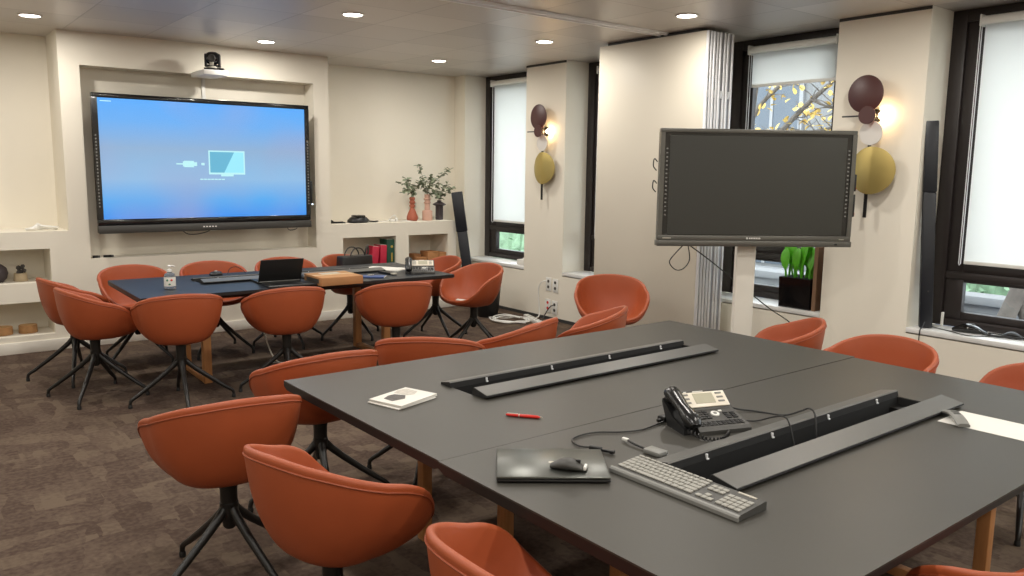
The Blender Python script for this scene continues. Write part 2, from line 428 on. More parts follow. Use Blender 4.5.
BLINDZ = [1.01, .93, 2.385, 1.02, 1.02, 1.02]
BLAB = ['white roller blind lowered over the window near the corner, left of the far pillar',
        'white roller blind mostly hidden behind the folding partition',
        'white roller blind raised high above the standing screen',
        'large white roller blind lowered over the rightmost window', None, None]
for n, (y0, y1) in enumerate(BAYS):
    w = bpy.data.objects.new('window_%d' % (n+1), None); C.objects.link(w); w.location = (XG, (y0+y1)/2, SILL); struct(w, ['tall dark framed window in the back corner', 'dark framed window behind the partition', 'dark framed window behind the standing screen', 'dark framed window at the right edge', 'dark framed window outside the picture', 'dark framed window outside the picture'][n], 'window')
    hw = (y1-y0)/2; t = H-.001-SILL
    f = MB()                                   # outer frame
    f.box(-.02, .07, -hw, -hw+.10, 0, t, .006); f.box(-.02, .07, hw-.10, hw, 0, t, .006)
    f.box(-.02, .07, -hw+.10, hw-.10, 0, .055, .006); f.box(-.02, .07, -hw+.10, hw-.10, t-.085, t, .006)
    f.box(-.014, .06, -hw+.10, hw-.10, .35, .40, .004)
    f.build('frame', 'frame', w)
    for nm, z0, z1, st in (('lower_sash', .055, .352, .125), ('upper_sash', .398, t-.085, .115)):
        g = MB(); a = hw-.10
        g.box(.0, .055, -a, -a+st, z0, z1, .005); g.box(.0, .055, a-st, a, z0, z1, .005)
        bt = .055 if nm == 'lower_sash' else .078; g.box(.0, .055, -a+st, a-st, z0, z0+bt, .005); g.box(.0, .055, -a+st, a-st, z1-(.05 if nm == 'upper_sash' else .026), z1, .005)
        so = g.build(nm, 'frame', w)
        g = MB(); g.box(.026, .030, -a+st, a-st, z0+bt, z1-.026); g.build('pane', 'glass', so, smooth=0)
    s = MB(); s.box(XW-XG-.006, -.02, -hw+.001, hw-.001, -.035, 0, .004)
    s.build('sill', 'sill', w)
    if n < 4:
        r = thing('roller_blind', BLAB[n], 'blind', (XG-.075, (y0+y1)/2-.035, 2.70), 0, 'white roller blinds')
        bw = hw-.20
        q = MB(); q.tube([(0, -bw-.01, 0), (0, bw+.01, 0)], .030, 14); q.build('roller_tube', 'grey' if False else 'white', r)
        q = MB(); zb = BLINDZ[n]-2.70
        q.box(.024, .026, -bw, bw, zb+.02, 0); q.build('fabric', 'blind', r, smooth=0)
        q = MB(); q.box(.018, .032, -bw, bw, zb, zb+.026, .004); q.build('bottom_bar', 'white', r)
        for sgn in (-1, 1):
            q = MB(); q.box(-.035, .04, sgn*(bw+.012)-.007, sgn*(bw+.012)+.007, -.04, .04, .006); q.build('bracket', 'white', r)
        q = MB(); q.tube([(.015, bw+.030, 0), (.015, bw+.030, min(zb, -1.66)), (.03, bw+.032, min(zb, -1.66)-.012), (.045, bw+.030, min(zb, -1.66)), (.045, bw+.030, 0)], .0035, 6)
        q.build('pull_chain', 'alu', r)

# ceiling track of the folding wall
b = MB()
b.box(XL, 5.31, 4.715, 4.835, H-.012, H+.01, .003); b.box(XL, 5.31, 4.728, 4.752, H-.020, H, .003); b.box(XL, 5.31, 4.798, 4.822, H-.020, H, .003)
struct(b.build('trim_1', 'alu'), 'aluminium folding wall track across the ceiling', 'trim')

# folding partition: four stacked panels
pt = thing('folding_partition', 'stack of folded white partition panels with aluminium edges by the windows', 'partition', (5.312, 4.305, 0))
xs = [0, .078, .156, .252, .350]
for i in range(4):
    x0, x1 = xs[i]+.002, xs[i+1]-.004
    q = MB(); q.box(x0, x1, .022, 1.24, .02, H-.028, .003); p = q.build('panel', 'panel_face', pt)
    q = MB(); q.box(x0+.004, x0+.024, 0, .024, .02, H-.028, .004); q.box(x1-.026, x1-.004, .004, .024, .02, H-.028, .004)
    q.build('edge_profile', 'alu', p)
    q = MB(); q.box(x0+.024, x1-.026, .012, .024, .02, H-.028); q.box(x0+.024, x0+.028, .004, .018, .02, H-.028); q.build('edge_seal', 'seal', p, smooth=0)
    for z in (2.25, 1.2):
        q = MB(); q.box(x0+.026, x1-.03, .004, .016, z, z+.06, .003); q.build('latch', 'alu', p)
q = MB(); q.box(.02, .33, .1, 1.15, H-.028, H-.001); q.build('gap_shade', 'alu_dark', pt, smooth=0)  # dark filler paints in the shade of the gap over the panels
for y in (.35, .9):
    q = MB(); q.lathe([(.03, 0), (.03, .006), (.018, .012), (.016, .03)], n=14); o = q.build('foot', 'alu_dark', pt); o.location = (.17, y, 0); o.scale = (1, 1, .7)

# ------------------------------------------------------------------ downlights
LX = (-.86, 1.04, 2.94, 4.84); LY = (7.52, 5.77, 4.13, 2.42, .72, -.98, -2.68)
seen = {(1.04, 7.52): 'leftmost', (2.94, 7.52): 'above the pan-tilt camera', (2.94, 5.77): 'nearest the top edge over the far table', (4.84, 7.52): 'by the back right corner', (4.84, 5.77): 'between the far pillar and the ceiling track', (4.84, 4.13): 'in front of the folding partition'}
proto = None
for x in LX:
    for y in LY:
        lab = 'round recessed ceiling downlight ' + seen.get((x, y), 'out of view behind the picture edge')
        if proto is None:
            proto = thing('ceiling_light', lab, 'light', (x, y, H), 0, 'recessed ceiling downlights')
            q = MB(); q.lathe([(.088, 0), (.088, -.006), (.075, -.008), (.070, -.002)], n=28); q.build('trim_ring', 'white', proto)
            q = MB(); q.lathe([(.070, -.006), (.06, -.0080), (.001, -.0085)], n=28); q.build('diffuser', 'led', proto)
            continue
        if (x, y) in seen: pass
        copy_tree(proto, (x, y, H), 0, lab, 'recessed ceiling downlights')
bpy.context.view_layer.update()
for x in LX:
    for y in LY:
        ld = bpy.data.lights.new('downlight', 'AREA'); ld.shape = 'DISK'; ld.size = .11; ld.energy = 13.6; ld.color = (1, .95, .87); ld.spread = R(180)
        lo = bpy.data.objects.new('downlight_lamp', ld); C.objects.link(lo); lo.location = (x, y, H-.012)

# ------------------------------------------------------------------ chairs
RIM = [(0, .788), (32, .775), (62, .745), (92, .701), (115, .652), (135, .572), (155, .512), (180, .491)]
PROF = [(0, 0), (.38, 0), (.582, .0), (.759, .173), (.945, .556), (1, 1)]
Z0 = .460
def tab(t, T):
    for (a, x), (c, y) in zip(T, T[1:]):
        if t <= c:
            i = [q[0] for q in T].index(a); h = c-a
            def slope(j):
                if j <= 0 or j >= len(T)-1: return 0.
                d0 = (T[j][1]-T[j-1][1])/(T[j][0]-T[j-1][0]); d1 = (T[j+1][1]-T[j][1])/(T[j+1][0]-T[j][0])
                return 0. if d0*d1 <= 0 else 2*d0*d1/(d0+d1)
            m0, m1 = slope(i)*h, slope(i+1)*h; s = (t-a)/h
            return x*(2*s**3-3*s*s+1)+m0*(s**3-2*s*s+s)+y*(-2*s**3+3*s*s)+m1*(s**3-s*s)
    return T[-1][1]
def plan(t):
    a = math.radians(t); c, s = math.cos(a), math.sin(a); e = .855
    x = -math.copysign(abs(c)**e, c)*(.202 if c > 0 else .249)
    y = math.copysign(abs(s)**e, s)*(.2605 if c > 0 else .2605+.071*min(1, -c*1.2))
    return x, y
def bspl(P, n):
    m = len(P); k = [0, 0]+list(range(m-1))+[m-2, m-2]
    def Nf(i, d, u):
        if d == 0: return 1. if k[i] <= u < k[i+1] or (u == m-2 and k[i] < k[i+1] == m-2) else 0.
        r = 0
        if k[i+d] > k[i]: r += (u-k[i])/(k[i+d]-k[i])*Nf(i, d-1, u)
        if k[i+d+1] > k[i+1]: r += (k[i+d+1]-u)/(k[i+d+1]-k[i+1])*Nf(i+1, d-1, u)
        return r
    out = []
    for j in range(n+1):
        u = (m-2)*j/n; w = [Nf(i, 2, u) for i in range(m)]
        out.append((sum(a*p[0] for a, p in zip(w, P)), sum(a*p[1] for a, p in zip(w, P))))
    return out
def make_chair(label):
    t = thing('swivel_chair', label, 'chair', (0, 0, 0), 0, 'rust leather tub chairs')
    q = MB(); NT, NV = 64, 14; pr = bspl(PROF, NV); th = .026
    cols = []; seam = []
    for i in range(NT):
        a = -180+360*i/NT; x, y = plan(a); rr = math.hypot(x, y); ux, uy = x/rr, y/rr
        dz = tab(abs(a), RIM)-Z0
        prof = [(p*rr, Z0+dz*z) for p, z in pr]
        inner = prof[1:]; outer = []
        nr = []
        for j in range(1, len(prof)):
            p0 = prof[j-1]; p1 = prof[min(j+1, len(prof)-1)]
            d = (p1[0]-p0[0], p1[1]-p0[1]); l = math.hypot(*d) or 1
            nr.append((d[1]/l, -d[0]/l))
        for (pr_, pz), nn in zip(inner, nr): outer.append((pr_+nn[0]*th, pz+nn[1]*th))
        tip = inner[-1]; nn = nr[-1]; up = (-nn[1], nn[0])
        bead = []
        for k in range(1, 6):                      # rounded rim
            f = PI*k/6
            bead.append((tip[0]+nn[0]*th/2-nn[0]*th/2*math.cos(f)+up[0]*th*.55*math.sin(f), tip[1]+nn[1]*th/2-nn[1]*th/2*math.cos(f)+up[1]*th*.55*math.sin(f)))
        col = inner+bead+outer[::-1]
        cols.append([q.bm.verts.new((ux*p, uy*p, z)) for p, z in col])
        o1 = outer[-1]; s = (o1[0]+nn[0]*.0015-up[0]*.010, o1[1]+nn[1]*.0015-up[1]*.010)
        seam.append((ux*s[0], uy*s[0], s[1]))
    ct = q.bm.verts.new((0, 0, Z0)); cb_ = q.bm.verts.new((0, 0, Z0-th))
    for i in range(NT):
        A, B = cols[i], cols[(i+1) % NT]
        for j in range(len(A)-1): q.bm.faces.new((A[j], B[j], B[j+1], A[j+1]))
        q.bm.faces.new((ct, B[0], A[0])); q.bm.faces.new((cb_, A[-1], B[-1]))
    q.build('tub_shell', 'leather', t, smooth=70)
    q = MB(); q.tube(seam, .0032, 6, closed=True); q.build('piping', 'piping', t)
    q = MB(); q.lathe([(.0, .440), (.070, .440), (.085, .431), (.075, .424), (.036, .416), (.033, .38), (.033, .335), (.036, .332), (.036, .30), (.030, .27), (.026, .235), (.018, .225), (0, .224)], n=24)
    q.build('column', 'black_metal', t)
    for k in range(4):
        a = k*PI/2; c, s = math.cos(a), math.sin(a)
        q = MB()
        pts = [(.012, .318), (.05, .275), (.11, .222), (.20, .150), (.285, .086), (.318, .064), (.334, .050), (.338, .03), (.338, .014)]
        pts = [(r*c, r*s, z) for r, z in pts]
        q.tube(pts, [.020, .0185, .017, .0155, .0135, .0125, .012, .011, .011], 10)
        l = q.build('leg', 'black_metal', t)
        q = MB(); q.lathe([(.010, 0), (.0135, .002), (.0135, .02), (.011, .024)], (.338*c, .338*s, 0), 12); q.build('foot_glide', 'glide', l)
    return t
CH = [
 # x, y, facing, base angle, label
 (1.114, 6.919, 8, -15, 'rust leather tub chair behind another at the far table left end, beside the wall niches'),
 (1.131, 6.262, 6, -31, 'rust leather tub chair at the far table left end, second chair from the left edge'),
 (1.646, 7.260, -88, 36, 'rust leather tub chair against the wall behind the back left corner of the far table'),
 (1.572, 5.742, 82, 80, 'rust leather tub chair seen from behind, nearest the bottle on the far table'),
 (2.290, 7.218, -95, 45, 'rust leather tub chair behind the far table between the bottle and the laptop'),
 (2.308, 5.669, 84, 70, 'rust leather tub chair seen from behind, in front of the open laptop'),
 (2.955, 7.208, -98, 0, 'rust leather tub chair behind the far table, just behind the open laptop'),
 (3.126, 5.480, 76, 40, 'rust leather tub chair seen from behind, in front of the blue notebook'),
 (3.587, 7.183, -70, 10, 'rust leather tub chair holding the black handbag'),
 (4.245, 6.658, 175, -8, 'rust leather tub chair behind the far desk telephone'),
 (4.190, 5.929, 184, 15, 'rust leather tub chair with a folded paper on its seat'),
 (0.995, 3.071, 85, 17, 'rust leather tub chair seen from behind, leftmost beside the near table'),
 (1.057, 2.272, 16, 30, 'rust leather tub chair in the foreground, side on beside the joint of the near tables'),
 (1.156, 1.382, 0, 20, 'rust leather tub chair cut by the bottom edge, below the closed laptop'),
 (1.615, 3.579, 89, 75, 'rust leather tub chair at the back left corner of the near tables'),
 (2.257, 3.603, 52, 45, 'rust leather tub chair behind the near tables, left of the one with a pointed rim'),
 (2.878, 3.651, 112, 30, 'rust leather tub chair behind the near tables, showing only its slanted pointed rim'),
 (3.502, 3.670, 125, 20, 'rust leather tub chair side on behind the near tables, just before the partition chair'),
 (4.608, 4.599, 229, 20, 'rust leather tub chair facing out in front of the folding partition'),
 (4.160, 2.708, 125, 20, 'rust leather tub chair beneath the standing screen, right of the near tables'),
 (3.982, 2.046, 173, 20, 'rust leather tub chair on the window side, below and left of the dark speaker bar'),
 (4.228, 1.414, 119, 20, 'rust leather tub chair cut by the right edge of the picture'),
 (2.220, .660, 70, 30, 'rust leather tub chair cut by the bottom edge at the lower right'),
]
c0 = None
for x, y, rz, br, lab in CH:
    if c0 is None: c0 = make_chair(lab); o = c0; o.location = (x, y, 0); o.rotation_euler = (0, 0, R(rz))
    else: o = copy_tree(c0, (x, y, 0), rz, lab, 'rust leather tub chairs')
    o['_base'] = br-rz
for o in list(bpy.data.objects):
    if '_base' in o:
        for k in children(o):
            if k.name.split('.')[0] in ('leg', 'column'): k.rotation_euler = (0, 0, R(o['_base']))
        del o['_base']

# ------------------------------------------------------------------ tables
def ring_slab(mb, x0, x1, y0, y1, hx0, hx1, hy0, hy1, z0, z1):
    def quad(a, b_, c, d, z): return [mb.bm.verts.new((p[0], p[1], z)) for p in (a, b_, c, d)]
    O = ((x0, y0), (x1, y0), (x1, y1), (x0, y1)); I = ((hx0, hy0), (hx1, hy0), (hx1, hy1), (hx0, hy1))
    ot, it_, ob, ib = quad(*O, z1), quad(*I, z1), quad(*O, z0), quad(*I, z0)
    for i in range(4):
        j = (i+1) % 4
        for f in ((ot[i], ot[j], it_[j], it_[i]), (ob[j], ob[i], ib[i], ib[j]), (ob[i], ob[j], ot[j], ot[i]), (it_[i], it_[j], ib[j], ib[i])):
            mb.bm.faces.new(f)
def make_table(name, label, loc, rz, w, d, tx0, tx1, ty, top, trw=.15, over=.05, fx=(.51, .51), fy=(.31, .31), post=.048, group='meeting tables'):
    """origin at the back left corner on the floor, x along the length, y negative towards the front"""
    t = thing(name, label, 'table', (loc[0], loc[1], 0), rz, group)
    q = MB(); ring_slab(q, 0, w, -d, 0, tx0, tx1, ty-trw/2, ty+trw/2, .735, .74); o = q.build('tabletop', top, t, smooth=0)
    q = MB()
    q.prism([(0, .716), (0, .7345), (-d, .7345), (-d, .716), (-d+.03, .704), (-.03, .704)], .0, w, 'x')
    # core below the linoleum skin, open where the cable tray sits
    core = q.build('edge_band', 'edge', o, smooth=0)
    bo = MB(); bo.box(tx0, tx1, ty-trw/2, ty+trw/2, .6, .8); cut = bo.build('cutter', 'edge'); cut.hide_render = True
    md = core.modifiers.new('cut', 'BOOLEAN'); md.object = cut; md.solver = 'EXACT'
    # same world frame for the cutter while the modifier is applied
    cut.parent = t; bpy.context.view_layer.update()
    dg = bpy.context.evaluated_depsgraph_get()
    me = bpy.data.meshes.new_from_object(core.evaluated_get(dg)); core.modifiers.clear(); core.data = me
    bpy.data.objects.remove(cut)
    q = MB(); y0, y1 = ty-trw/2, ty+trw/2
    q.box(tx0, tx1, y0, y1, .620, .624); q.box(tx0, tx1, y0, y0+.004, .62, .738); q.box(tx0, tx1, y1-.004, y1, .62, .738)
    q.box(tx0, tx0+.004, y0, y1, .62, .738); q.box(tx1-.004, tx1, y0, y1, .62, .738)
    tr = q.build('cable_tray', 'matte_black', t, smooth=0)
    # back flap standing, front flap laid over
    q = MB(); q.prism([(y1-.004, .735), (y1+.002, .758), (y1+.008, .762), (y1+.070, .749), (y1+.072, .741), (y1+.004, .741)], tx0-.01, tx1+.01, 'x')
    bf = q.build('flap', 'matte_black', t, smooth=0)
    q = MB(); q.prism([(y1+.0025, .7595), (y1+.008, .7632), (y1+.072, .7498), (y1+.072, .7480), (y1+.008, .7612), (y1+.003, .7580)], tx0-.01, tx1+.01, 'x'); q.build('flap_face', 'alu_grey', bf, smooth=0)
    q = MB(); q.prism([(y0+.010, .741), (y0+.004, .768), (y0-.004, .772), (y0-.088, .757), (y0-.090, .751), (y0-.084, .7465), (y0-.02, .7415)], tx0+.0, tx1+over+.002, 'x')
    ff = q.build('flap', 'matte_black', t, smooth=0)
    q = MB(); q.prism([(y0+.004, .7685), (y0-.004, .7735), (y0-.0885, .7585), (y0-.089, .7565), (y0-.004, .7715)], tx0+.002, tx1+over, 'x'); q.build('flap_face', 'alu_grey', ff, smooth=0)
    n = 4
    for i in range(n):
        xx = tx0+(tx1-tx0)*(.12+.76*i/(n-1))
        q = MB(); q.box(xx-.0035, xx+.0035, y1-.006, y1+.002, .738, .756, .0015); q.box(xx-.005, xx+.005, y1-.010, y1-.004, .738, .743, .001)
        q.build('flap_clip', 'alu', t)
    # oak loop frames
    for xx in (fx[0], w-fx[1]):
        q = MB(); a0, a1 = -d+fy[0], -fy[1]
        h = post/2
        q.box(xx-h, xx+h, a0-h, a0+h, 0, .66, .004); q.box(xx-h, xx+h, a1-h, a1+h, 0, .66, .004)
        q.box(xx-h*.9, xx+h*.9, a0+h, a1-h, .0, .042, .004); q.box(xx-h*.9, xx+h*.9, a0+h, a1-h, .62, .658, .004)
        q.build('loop_leg', 'oak', t)
    q = MB()
    for xx in (fx[0], w-fx[1]): q.box(xx-.03, xx+.03, -d+.08, -.08, .66, .705)
    for yy in (-d+.2, -.2): q.box(fx[0], w-fx[1], yy-.02, yy+.02, .668, .704)
    q.build('under_frame', 'black_metal', t, smooth=0)
    return t
make_table('meeting_table', 'long grey topped meeting table under the newspapers and red pen, by the folding partition', (1.299, 3.2365), .584, 2.479, 1.201, .52, 1.99, -.585, 'linoleum', over=-.01)
make_table('meeting_table', 'grey topped meeting table in the foreground under the telephone, keyboard and closed laptop', (1.3064, 2.034), .42, 2.459, 1.179, .530, 1.93, -.555, 'linoleum', fx=(.50, .56))
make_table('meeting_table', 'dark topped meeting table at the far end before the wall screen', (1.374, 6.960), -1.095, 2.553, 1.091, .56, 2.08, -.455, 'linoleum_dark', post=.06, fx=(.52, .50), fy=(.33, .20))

# ------------------------------------------------------------------ wall screen
def bezel(mb, x0, x1, z0, z1, l, r, bt, tp, y0, y1, bev=.006):
    mb.box(x0, x1, y0, y1, z1-tp, z1, bev); mb.box(x0, x1, y0, y1, z0, z0+bt, bev)
    mb.box(x0, x0+l, y0, y1, z0+bt-.001, z1-tp+.001, 0); mb.box(x1-r, x1, y0, y1, z0+bt-.001, z1-tp+.001, 0)
tv = thing('wall_screen', 'large wall mounted screen lit blue in the wall recess', 'screen', (2.54, 8.0, 1.67))
q = MB(); q.box(-1.00, 1.00, .012, .085, -.60, .595, .01); q.build('housing', 'black', tv)
q = MB(); bezel(q, -1.012, 1.012, -.565, .608, .048, .045, .055, .042, -.012, .03); q.build('bezel', 'gloss_black', tv)
q = MB(); q.box(-.968, .970, 0, .012, -.512, .568); q.build('display', 'screen_on', tv, smooth=0)
q = MB(); q.box(-1.010, 1.012, -.030, .06, -.638, -.567, .008); lb = q.build('control_bar', 'dark_grey', tv)
q = MB()
for i in range(5): q.box(-.10+i*.028, -.085+i*.028, -.0325, -.029, -.604, -.593)
q.build('logo', 'white', lb, smooth=0)
q = MB()
for i in range(22):
    for sx in (-1, 1): q.box(sx*.992-.006, sx*.992+.006, -.0135, -.011, -.40+i*.030, -.386+i*.030)
q.build('touch_icons', 'grey', tv, smooth=0)
ic = MB(); y0, y1 = -.0035, .0005
ic.box(-.315, -.255, y0, y1, -.010, .002); ic.box(-.255, -.243, y0, y1, -.028, .020); ic.box(-.243, -.155, y0, y1, -.034, .026); ic.box(-.155, -.125, y0, y1, -.022, .014)
ic.build('plug_icon', 'icon', tv, smooth=0); ic = MB(); ic.box(-.085, -.055, y0, y1, -.014, .008); ic.build('dot_icon', 'icon', tv, smooth=0); ic = MB()
ic.box(-.015, .335, y0, y1, -.100, -.082); ic.box(-.015, .335, y0, y1, .115, .128); ic.box(-.015, -.003, y0, y1, -.09, .12); ic.box(.323, .335, y0, y1, -.09, .12); ic.box(.10, .22, y0, y1, -.118, -.100)
ic.build('monitor_icon', 'icon', tv, smooth=0); ic = MB()
for i, wd in enumerate((.05, .02, .06, .03, .055, .02, .045)): ic.box(-.10+i*.034, -.10+i*.034+.028, y0, y1, -.152, -.142)
ic.build('caption_text', 'icon', tv, smooth=0)
q = MB(); q.prism([(-.003, -.082), (.13, -.082), (.232, .115), (-.003, .115)], y0+.001, y1, 'y'); q.build('icon_shade', 'icon_dark', tv, smooth=0)
q = MB(); q.prism([(.13, -.082), (.323, -.082), (.323, .115), (.232, .115)], y0+.001, y1, 'y'); q.build('icon_glass', 'icon_mid', tv, smooth=0)
q = MB(); q.box(-.94, -.85, y0, y1, .535, .543); q.build('status_text', 'icon', tv, smooth=0)
q = MB(); q.box(-.5, .5, .085, .33, -.3, .3, .01); q.build('wall_mount', 'black_metal', tv)
q = MB(); q.box(1.016, 1.040, -.01, .05, -.41, -.16, .008); pt_ = q.build('pen_tray', 'black', tv)
q = MB(); q.lathe([(.007, 0), (.007, .008), (.001, .01)], n=12, mtx=Matrix.Translation((1.03, -.012, -.40)) @ Matrix.Rotation(R(90), 4, 'X')); q.build('status_light', 'led_dot', pt_)
q = MB(); q.tube(spline([(-.28, .03, -.63), (-.24, .01, -.665), (-.16, .01, -.672), (-.06, .02, -.655), (-.0, .04, -.63)]), .004, 6); q.build('cable', 'black', tv)
q = MB(); q.tube(spline([(.76, .03, -.63), (.79, .02, -.665), (.86, .02, -.655), (.88, .04, -.63)]), .004, 6); q.build('cable', 'black', tv)

q = MB(); q.box(2.585, 2.620, YF+.224-.014, YF+.224, 2.20, 2.515, .003)
tag(q.build('cable_cover', 'white', None), 'white cable trunking strip above the wall screen', 'cable cover')
# camera shelf and camera
q = MB(); q.box(2.425, 2.650, 7.72, YF, 2.480, 2.526, .004); tag(q.build('bracket_shelf', 'white', None), 'small white shelf fixed above the wall screen', 'shelf')
cm = thing('conference_camera', 'black pan tilt conference camera on the small white shelf', 'camera', (2.545, 7.83, 2.526), -25)
q = MB(); q.box(-.075, .10, -.05, .05, 0, .025, .006); q.build('base', 'black', cm)
q = MB(); q.lathe([(.055, .024), (.05, .034), (.045, .040)], n=20); q.build('turntable', 'silver', cm)
q = MB()
q.box(-.07, -.05, -.04, .04, .035, .155, .012); q.box(.05, .07, -.04, .04, .035, .155, .012); q.box(-.07, .07, -.035, .045, .035, .055, .006); q.build('yoke', 'black', cm)
q = MB(); q.lathe([(.0, -.052), (.045, -.052), (.058, -.03), (.060, 0), (.058, .03), (.045, .052), (0, .052)], n=24, mtx=Matrix.Translation((0, 0, .115)) @ Matrix.Rotation(R(90), 4, 'Y')); q.build('head', 'gloss_black', cm)
q = MB(); q.lathe([(.032, 0), (.034, .02), (.026, .024), (.0, .018)], n=20, mtx=Matrix.Translation((0, -.045, .112)) @ Matrix.Rotation(R(90), 4, 'X')); q.build('lens', 'dark_grey', cm)
q = MB(); q.box(-.02, .015, -.062, -.052, .045, .075, .003); q.build('sticker', 'silver', cm)
# pens on recess ledge
for i, (x0, x1, lab) in enumerate(((1.50, 1.56, 'short black marker at the left corner of the recess ledge'), (1.59, 1.675, 'black marker lying second from the left on the recess ledge'))):
    m = thing('marker_pen', lab, 'pen', (x0, 8.17, RZ0), 0, 'markers on the recess ledge')
    q = MB(); q.tube([(0, 0, .012), (x1-x0-.02, 0, .012)], .012, 10); q.build('barrel', 'matte_black', m)
    q = MB(); q.tube([(x1-x0-.02, 0, .012), (x1-x0, 0, .012)], .0105, 10); q.build('cap', 'dark_grey', m)

# ------------------------------------------------------------------ standing screen
st = thing('standing_screen', 'switched off touch screen on a white pedestal before the partition', 'screen', (4.86, 3.45, 1.545), -34.5)
# local x runs to the right as seen from the room, -y towards the room
q = MB(); q.box(-.675, .675, .012, .085, -.385, .385, .012); q.build('housing', 'dark_grey', st)
q = MB(); bezel(q, -.695, .695, -.375, .40, .030, .030, .038, .028, -.012, .045, .004); q.build('bezel', 'bezel', st)
q = MB(); q.box(-.667, .667, -.004, .012, -.339, .374); q.build('glass_border', 'gloss_black', st, smooth=0)
q = MB(); q.box(-.628, .628, -.006, .006, -.330, .352); q.build('display', 'screen_off', st, smooth=0)
q = MB(); q.box(-.70, .70, -.022, .06, -.414, -.373, .006); cb = q.build('control_bar', 'bezel', st)
q = MB()
q.lathe([(.0075, -.001), (.0075, .001), (.005, .001), (.005, -.001)], n=16, mtx=Matrix.Translation((-.055, -.0135, -.356)) @ Matrix.Rotation(R(90), 4, 'X'))
q.build('logo_ring', 'white', cb, smooth=0); q = MB()
for i in range(7): q.box(-.040+i*.012, -.032+i*.012, -.0145, -.011, -.361, -.351)
q.build('logo', 'white', cb, smooth=0)
q = MB(); q.box(-.66, -.60, -.0145, -.011, -.361, -.354); q.box(.61, .645, -.0145, -.011, -.363, -.358); q.build('small_print', 'silver', cb, smooth=0)
q = MB(); q.box(.575, .595, -.0235, -.021, -.400, -.390); q.build('sensor', 'matte_black', cb, smooth=0)
q = MB()
for i in range(17):
    for sx in (-1, 1): q.box(sx*.647-.006, sx*.647+.006, -.0055, -.003, -.20+i*.0285, -.19+i*.0285)
q.build('touch_icons', 'grey', st, smooth=0)
for z0, z1 in ((-.02, .10), (-.20, -.04)):
    q = MB(); q.box(.700, .722, .01, .05, z0, z1, .006); p = q.build('pen_holder', 'black', st)
    q = MB(); q.box(.7225, .727, .02, .04, z0+.01, z0+.03, .002); q.build('pen_tip', 'red', p)
for z in (.17, .02):
    q = MB(); q.tube(spline([(-.70, .05, z), (-.725, .04, z+.02), (-.73, .04, z-.03), (-.705, .05, z-.06)]), .004, 6); q.build('cable_hook', 'black_metal', st)
q = MB(); q.box(-.085, .055, .09, .15, -1.53, .2, .008); q.build('pedestal', 'white_paint', st)
q = MB(); q.box(-.40, .30, -.10, .36, -1.545, -1.525, .006); q.build('base_plate', 'white_paint', st)
q = MB(); q.box(-.3, .25, .08, .1, -.2, .2, .004); q.build('mount_plate', 'black_metal', st)
cw = Matrix.Translation((4.86, 3.45, 1.545)) @ Matrix.Rotation(R(-34.5), 4, 'Z')
w0 = cw @ V((-.47, .03, -.40))
pts = [w0, w0+V((.10, -.02, -.06)), (4.75, 3.70, .99), (5.05, 3.70, .82), (5.45, 3.70, .60), (5.79, 3.68, .41), (5.79, 3.62, .2), (5.79, 3.60, .03)]
q = MB(); q.tube(spline(pts), .0045, 6); tag(q.build('power_cable', 'black', None), 'thin black cable slanting from the standing screen to the window wall', 'cable')
l0 = cw @ V((-.49, .02, -.40))
q = MB(); q.tube(spline([l0, l0+V((-.05, .03, -.06)), l0+V((-.085, .06, -.13)), l0+V((-.05, .03, -.185)), l0+V((.0, 0, -.175)), l0+V((.035, -.02, -.11)), l0+V((.02, -.01, 0))]), .004, 6)
tag(q.build('cable_loop', 'black', None), 'black cable loop dangling under the standing screen left corner', 'cable')

# ------------------------------------------------------------------ sconces
def disc(mb, y, z, x, r, th=.006, n=48, fold=0.):
    ring = []
    for sgn, xx in ((0, x-th/2), (1, x+th/2)):
        pass
    rings = []
    for rr, xo in ((r*.985, -th/2), (r, -th/4), (r, th/4), (r*.985, th/2)):
        rings.append([(x+xo+fold*abs(math.cos(2*PI*i/n))*r, y+rr*math.cos(2*PI*i/n), z+rr*math.sin(2*PI*i/n)) for i in range(n)])
    rv = mb.rings(rings, cap0=False, cap1=False)
    for ringv, s in ((rv[0], -1), (rv[-1], 1)):
        c0_ = mb.bm.verts.new((x+s*th/2, y, z+r*.98)); 
        top = n//4; bot = 3*n//4
        # fold line runs from the top rim vertex to the bottom one
        left = [ringv[i % n] for i in range(top, bot+1)]; right = [ringv[i % n] for i in range(bot, top+n+1)]
        mb.bm.verts.remove(c0_)
        mb.bm.faces.new(left); mb.bm.faces.new(right)
def sconce(y, label):
    s = thing('wall_sconce', label, 'lamp', (XW, y, 2.05), 0, 'disc wall lamps')
    q = MB(); q.box(-.066, -.052, -.012, .012, -.72, .28, .003); q.build('rod', 'black_metal', s)
    q = MB(); q.lathe([(.05, 0), (.05, .012), (.02, .02), (.012, .056)], n=24, mtx=Matrix.Translation((0, 0, .02)) @ Matrix.Rotation(R(-90), 4, 'Y')); q.build('wall_mount', 'black_metal', s)
    q = MB(); disc(q, .045, .175, -.085, .135); q.build('maroon_disc', 'maroon', s)
    q = MB(); disc(q, .0, .02, -.125, .064, .012); q.build('small_disc', 'maroon', s)
    q = MB(); q.tube([(-.11, .02, .018), (-.11, .20, .018)], .006, 8); q.build('switch_rod', 'black_metal', s)
    q = MB(); disc(q, -.012, -.105, -.075, .088); q.build('white_disc', 'frost', s)
    q = MB(); disc(q, -.035, -.375, -.095, .172, .005, fold=.22); q.build('brass_disc', 'brass', s)
    q = MB(); q.blob((-.035, -.060, .02), (.020, .020, .026), 2); q.build('bulb', 'lamp_on', s)
    q = MB(); q.tube([(-.036, -.045, .0), (-.045, -.02, -.01), (-.058, -.0, -.02)], .007, 8); q.build('bulb_holder', 'black_metal', s)
    return s
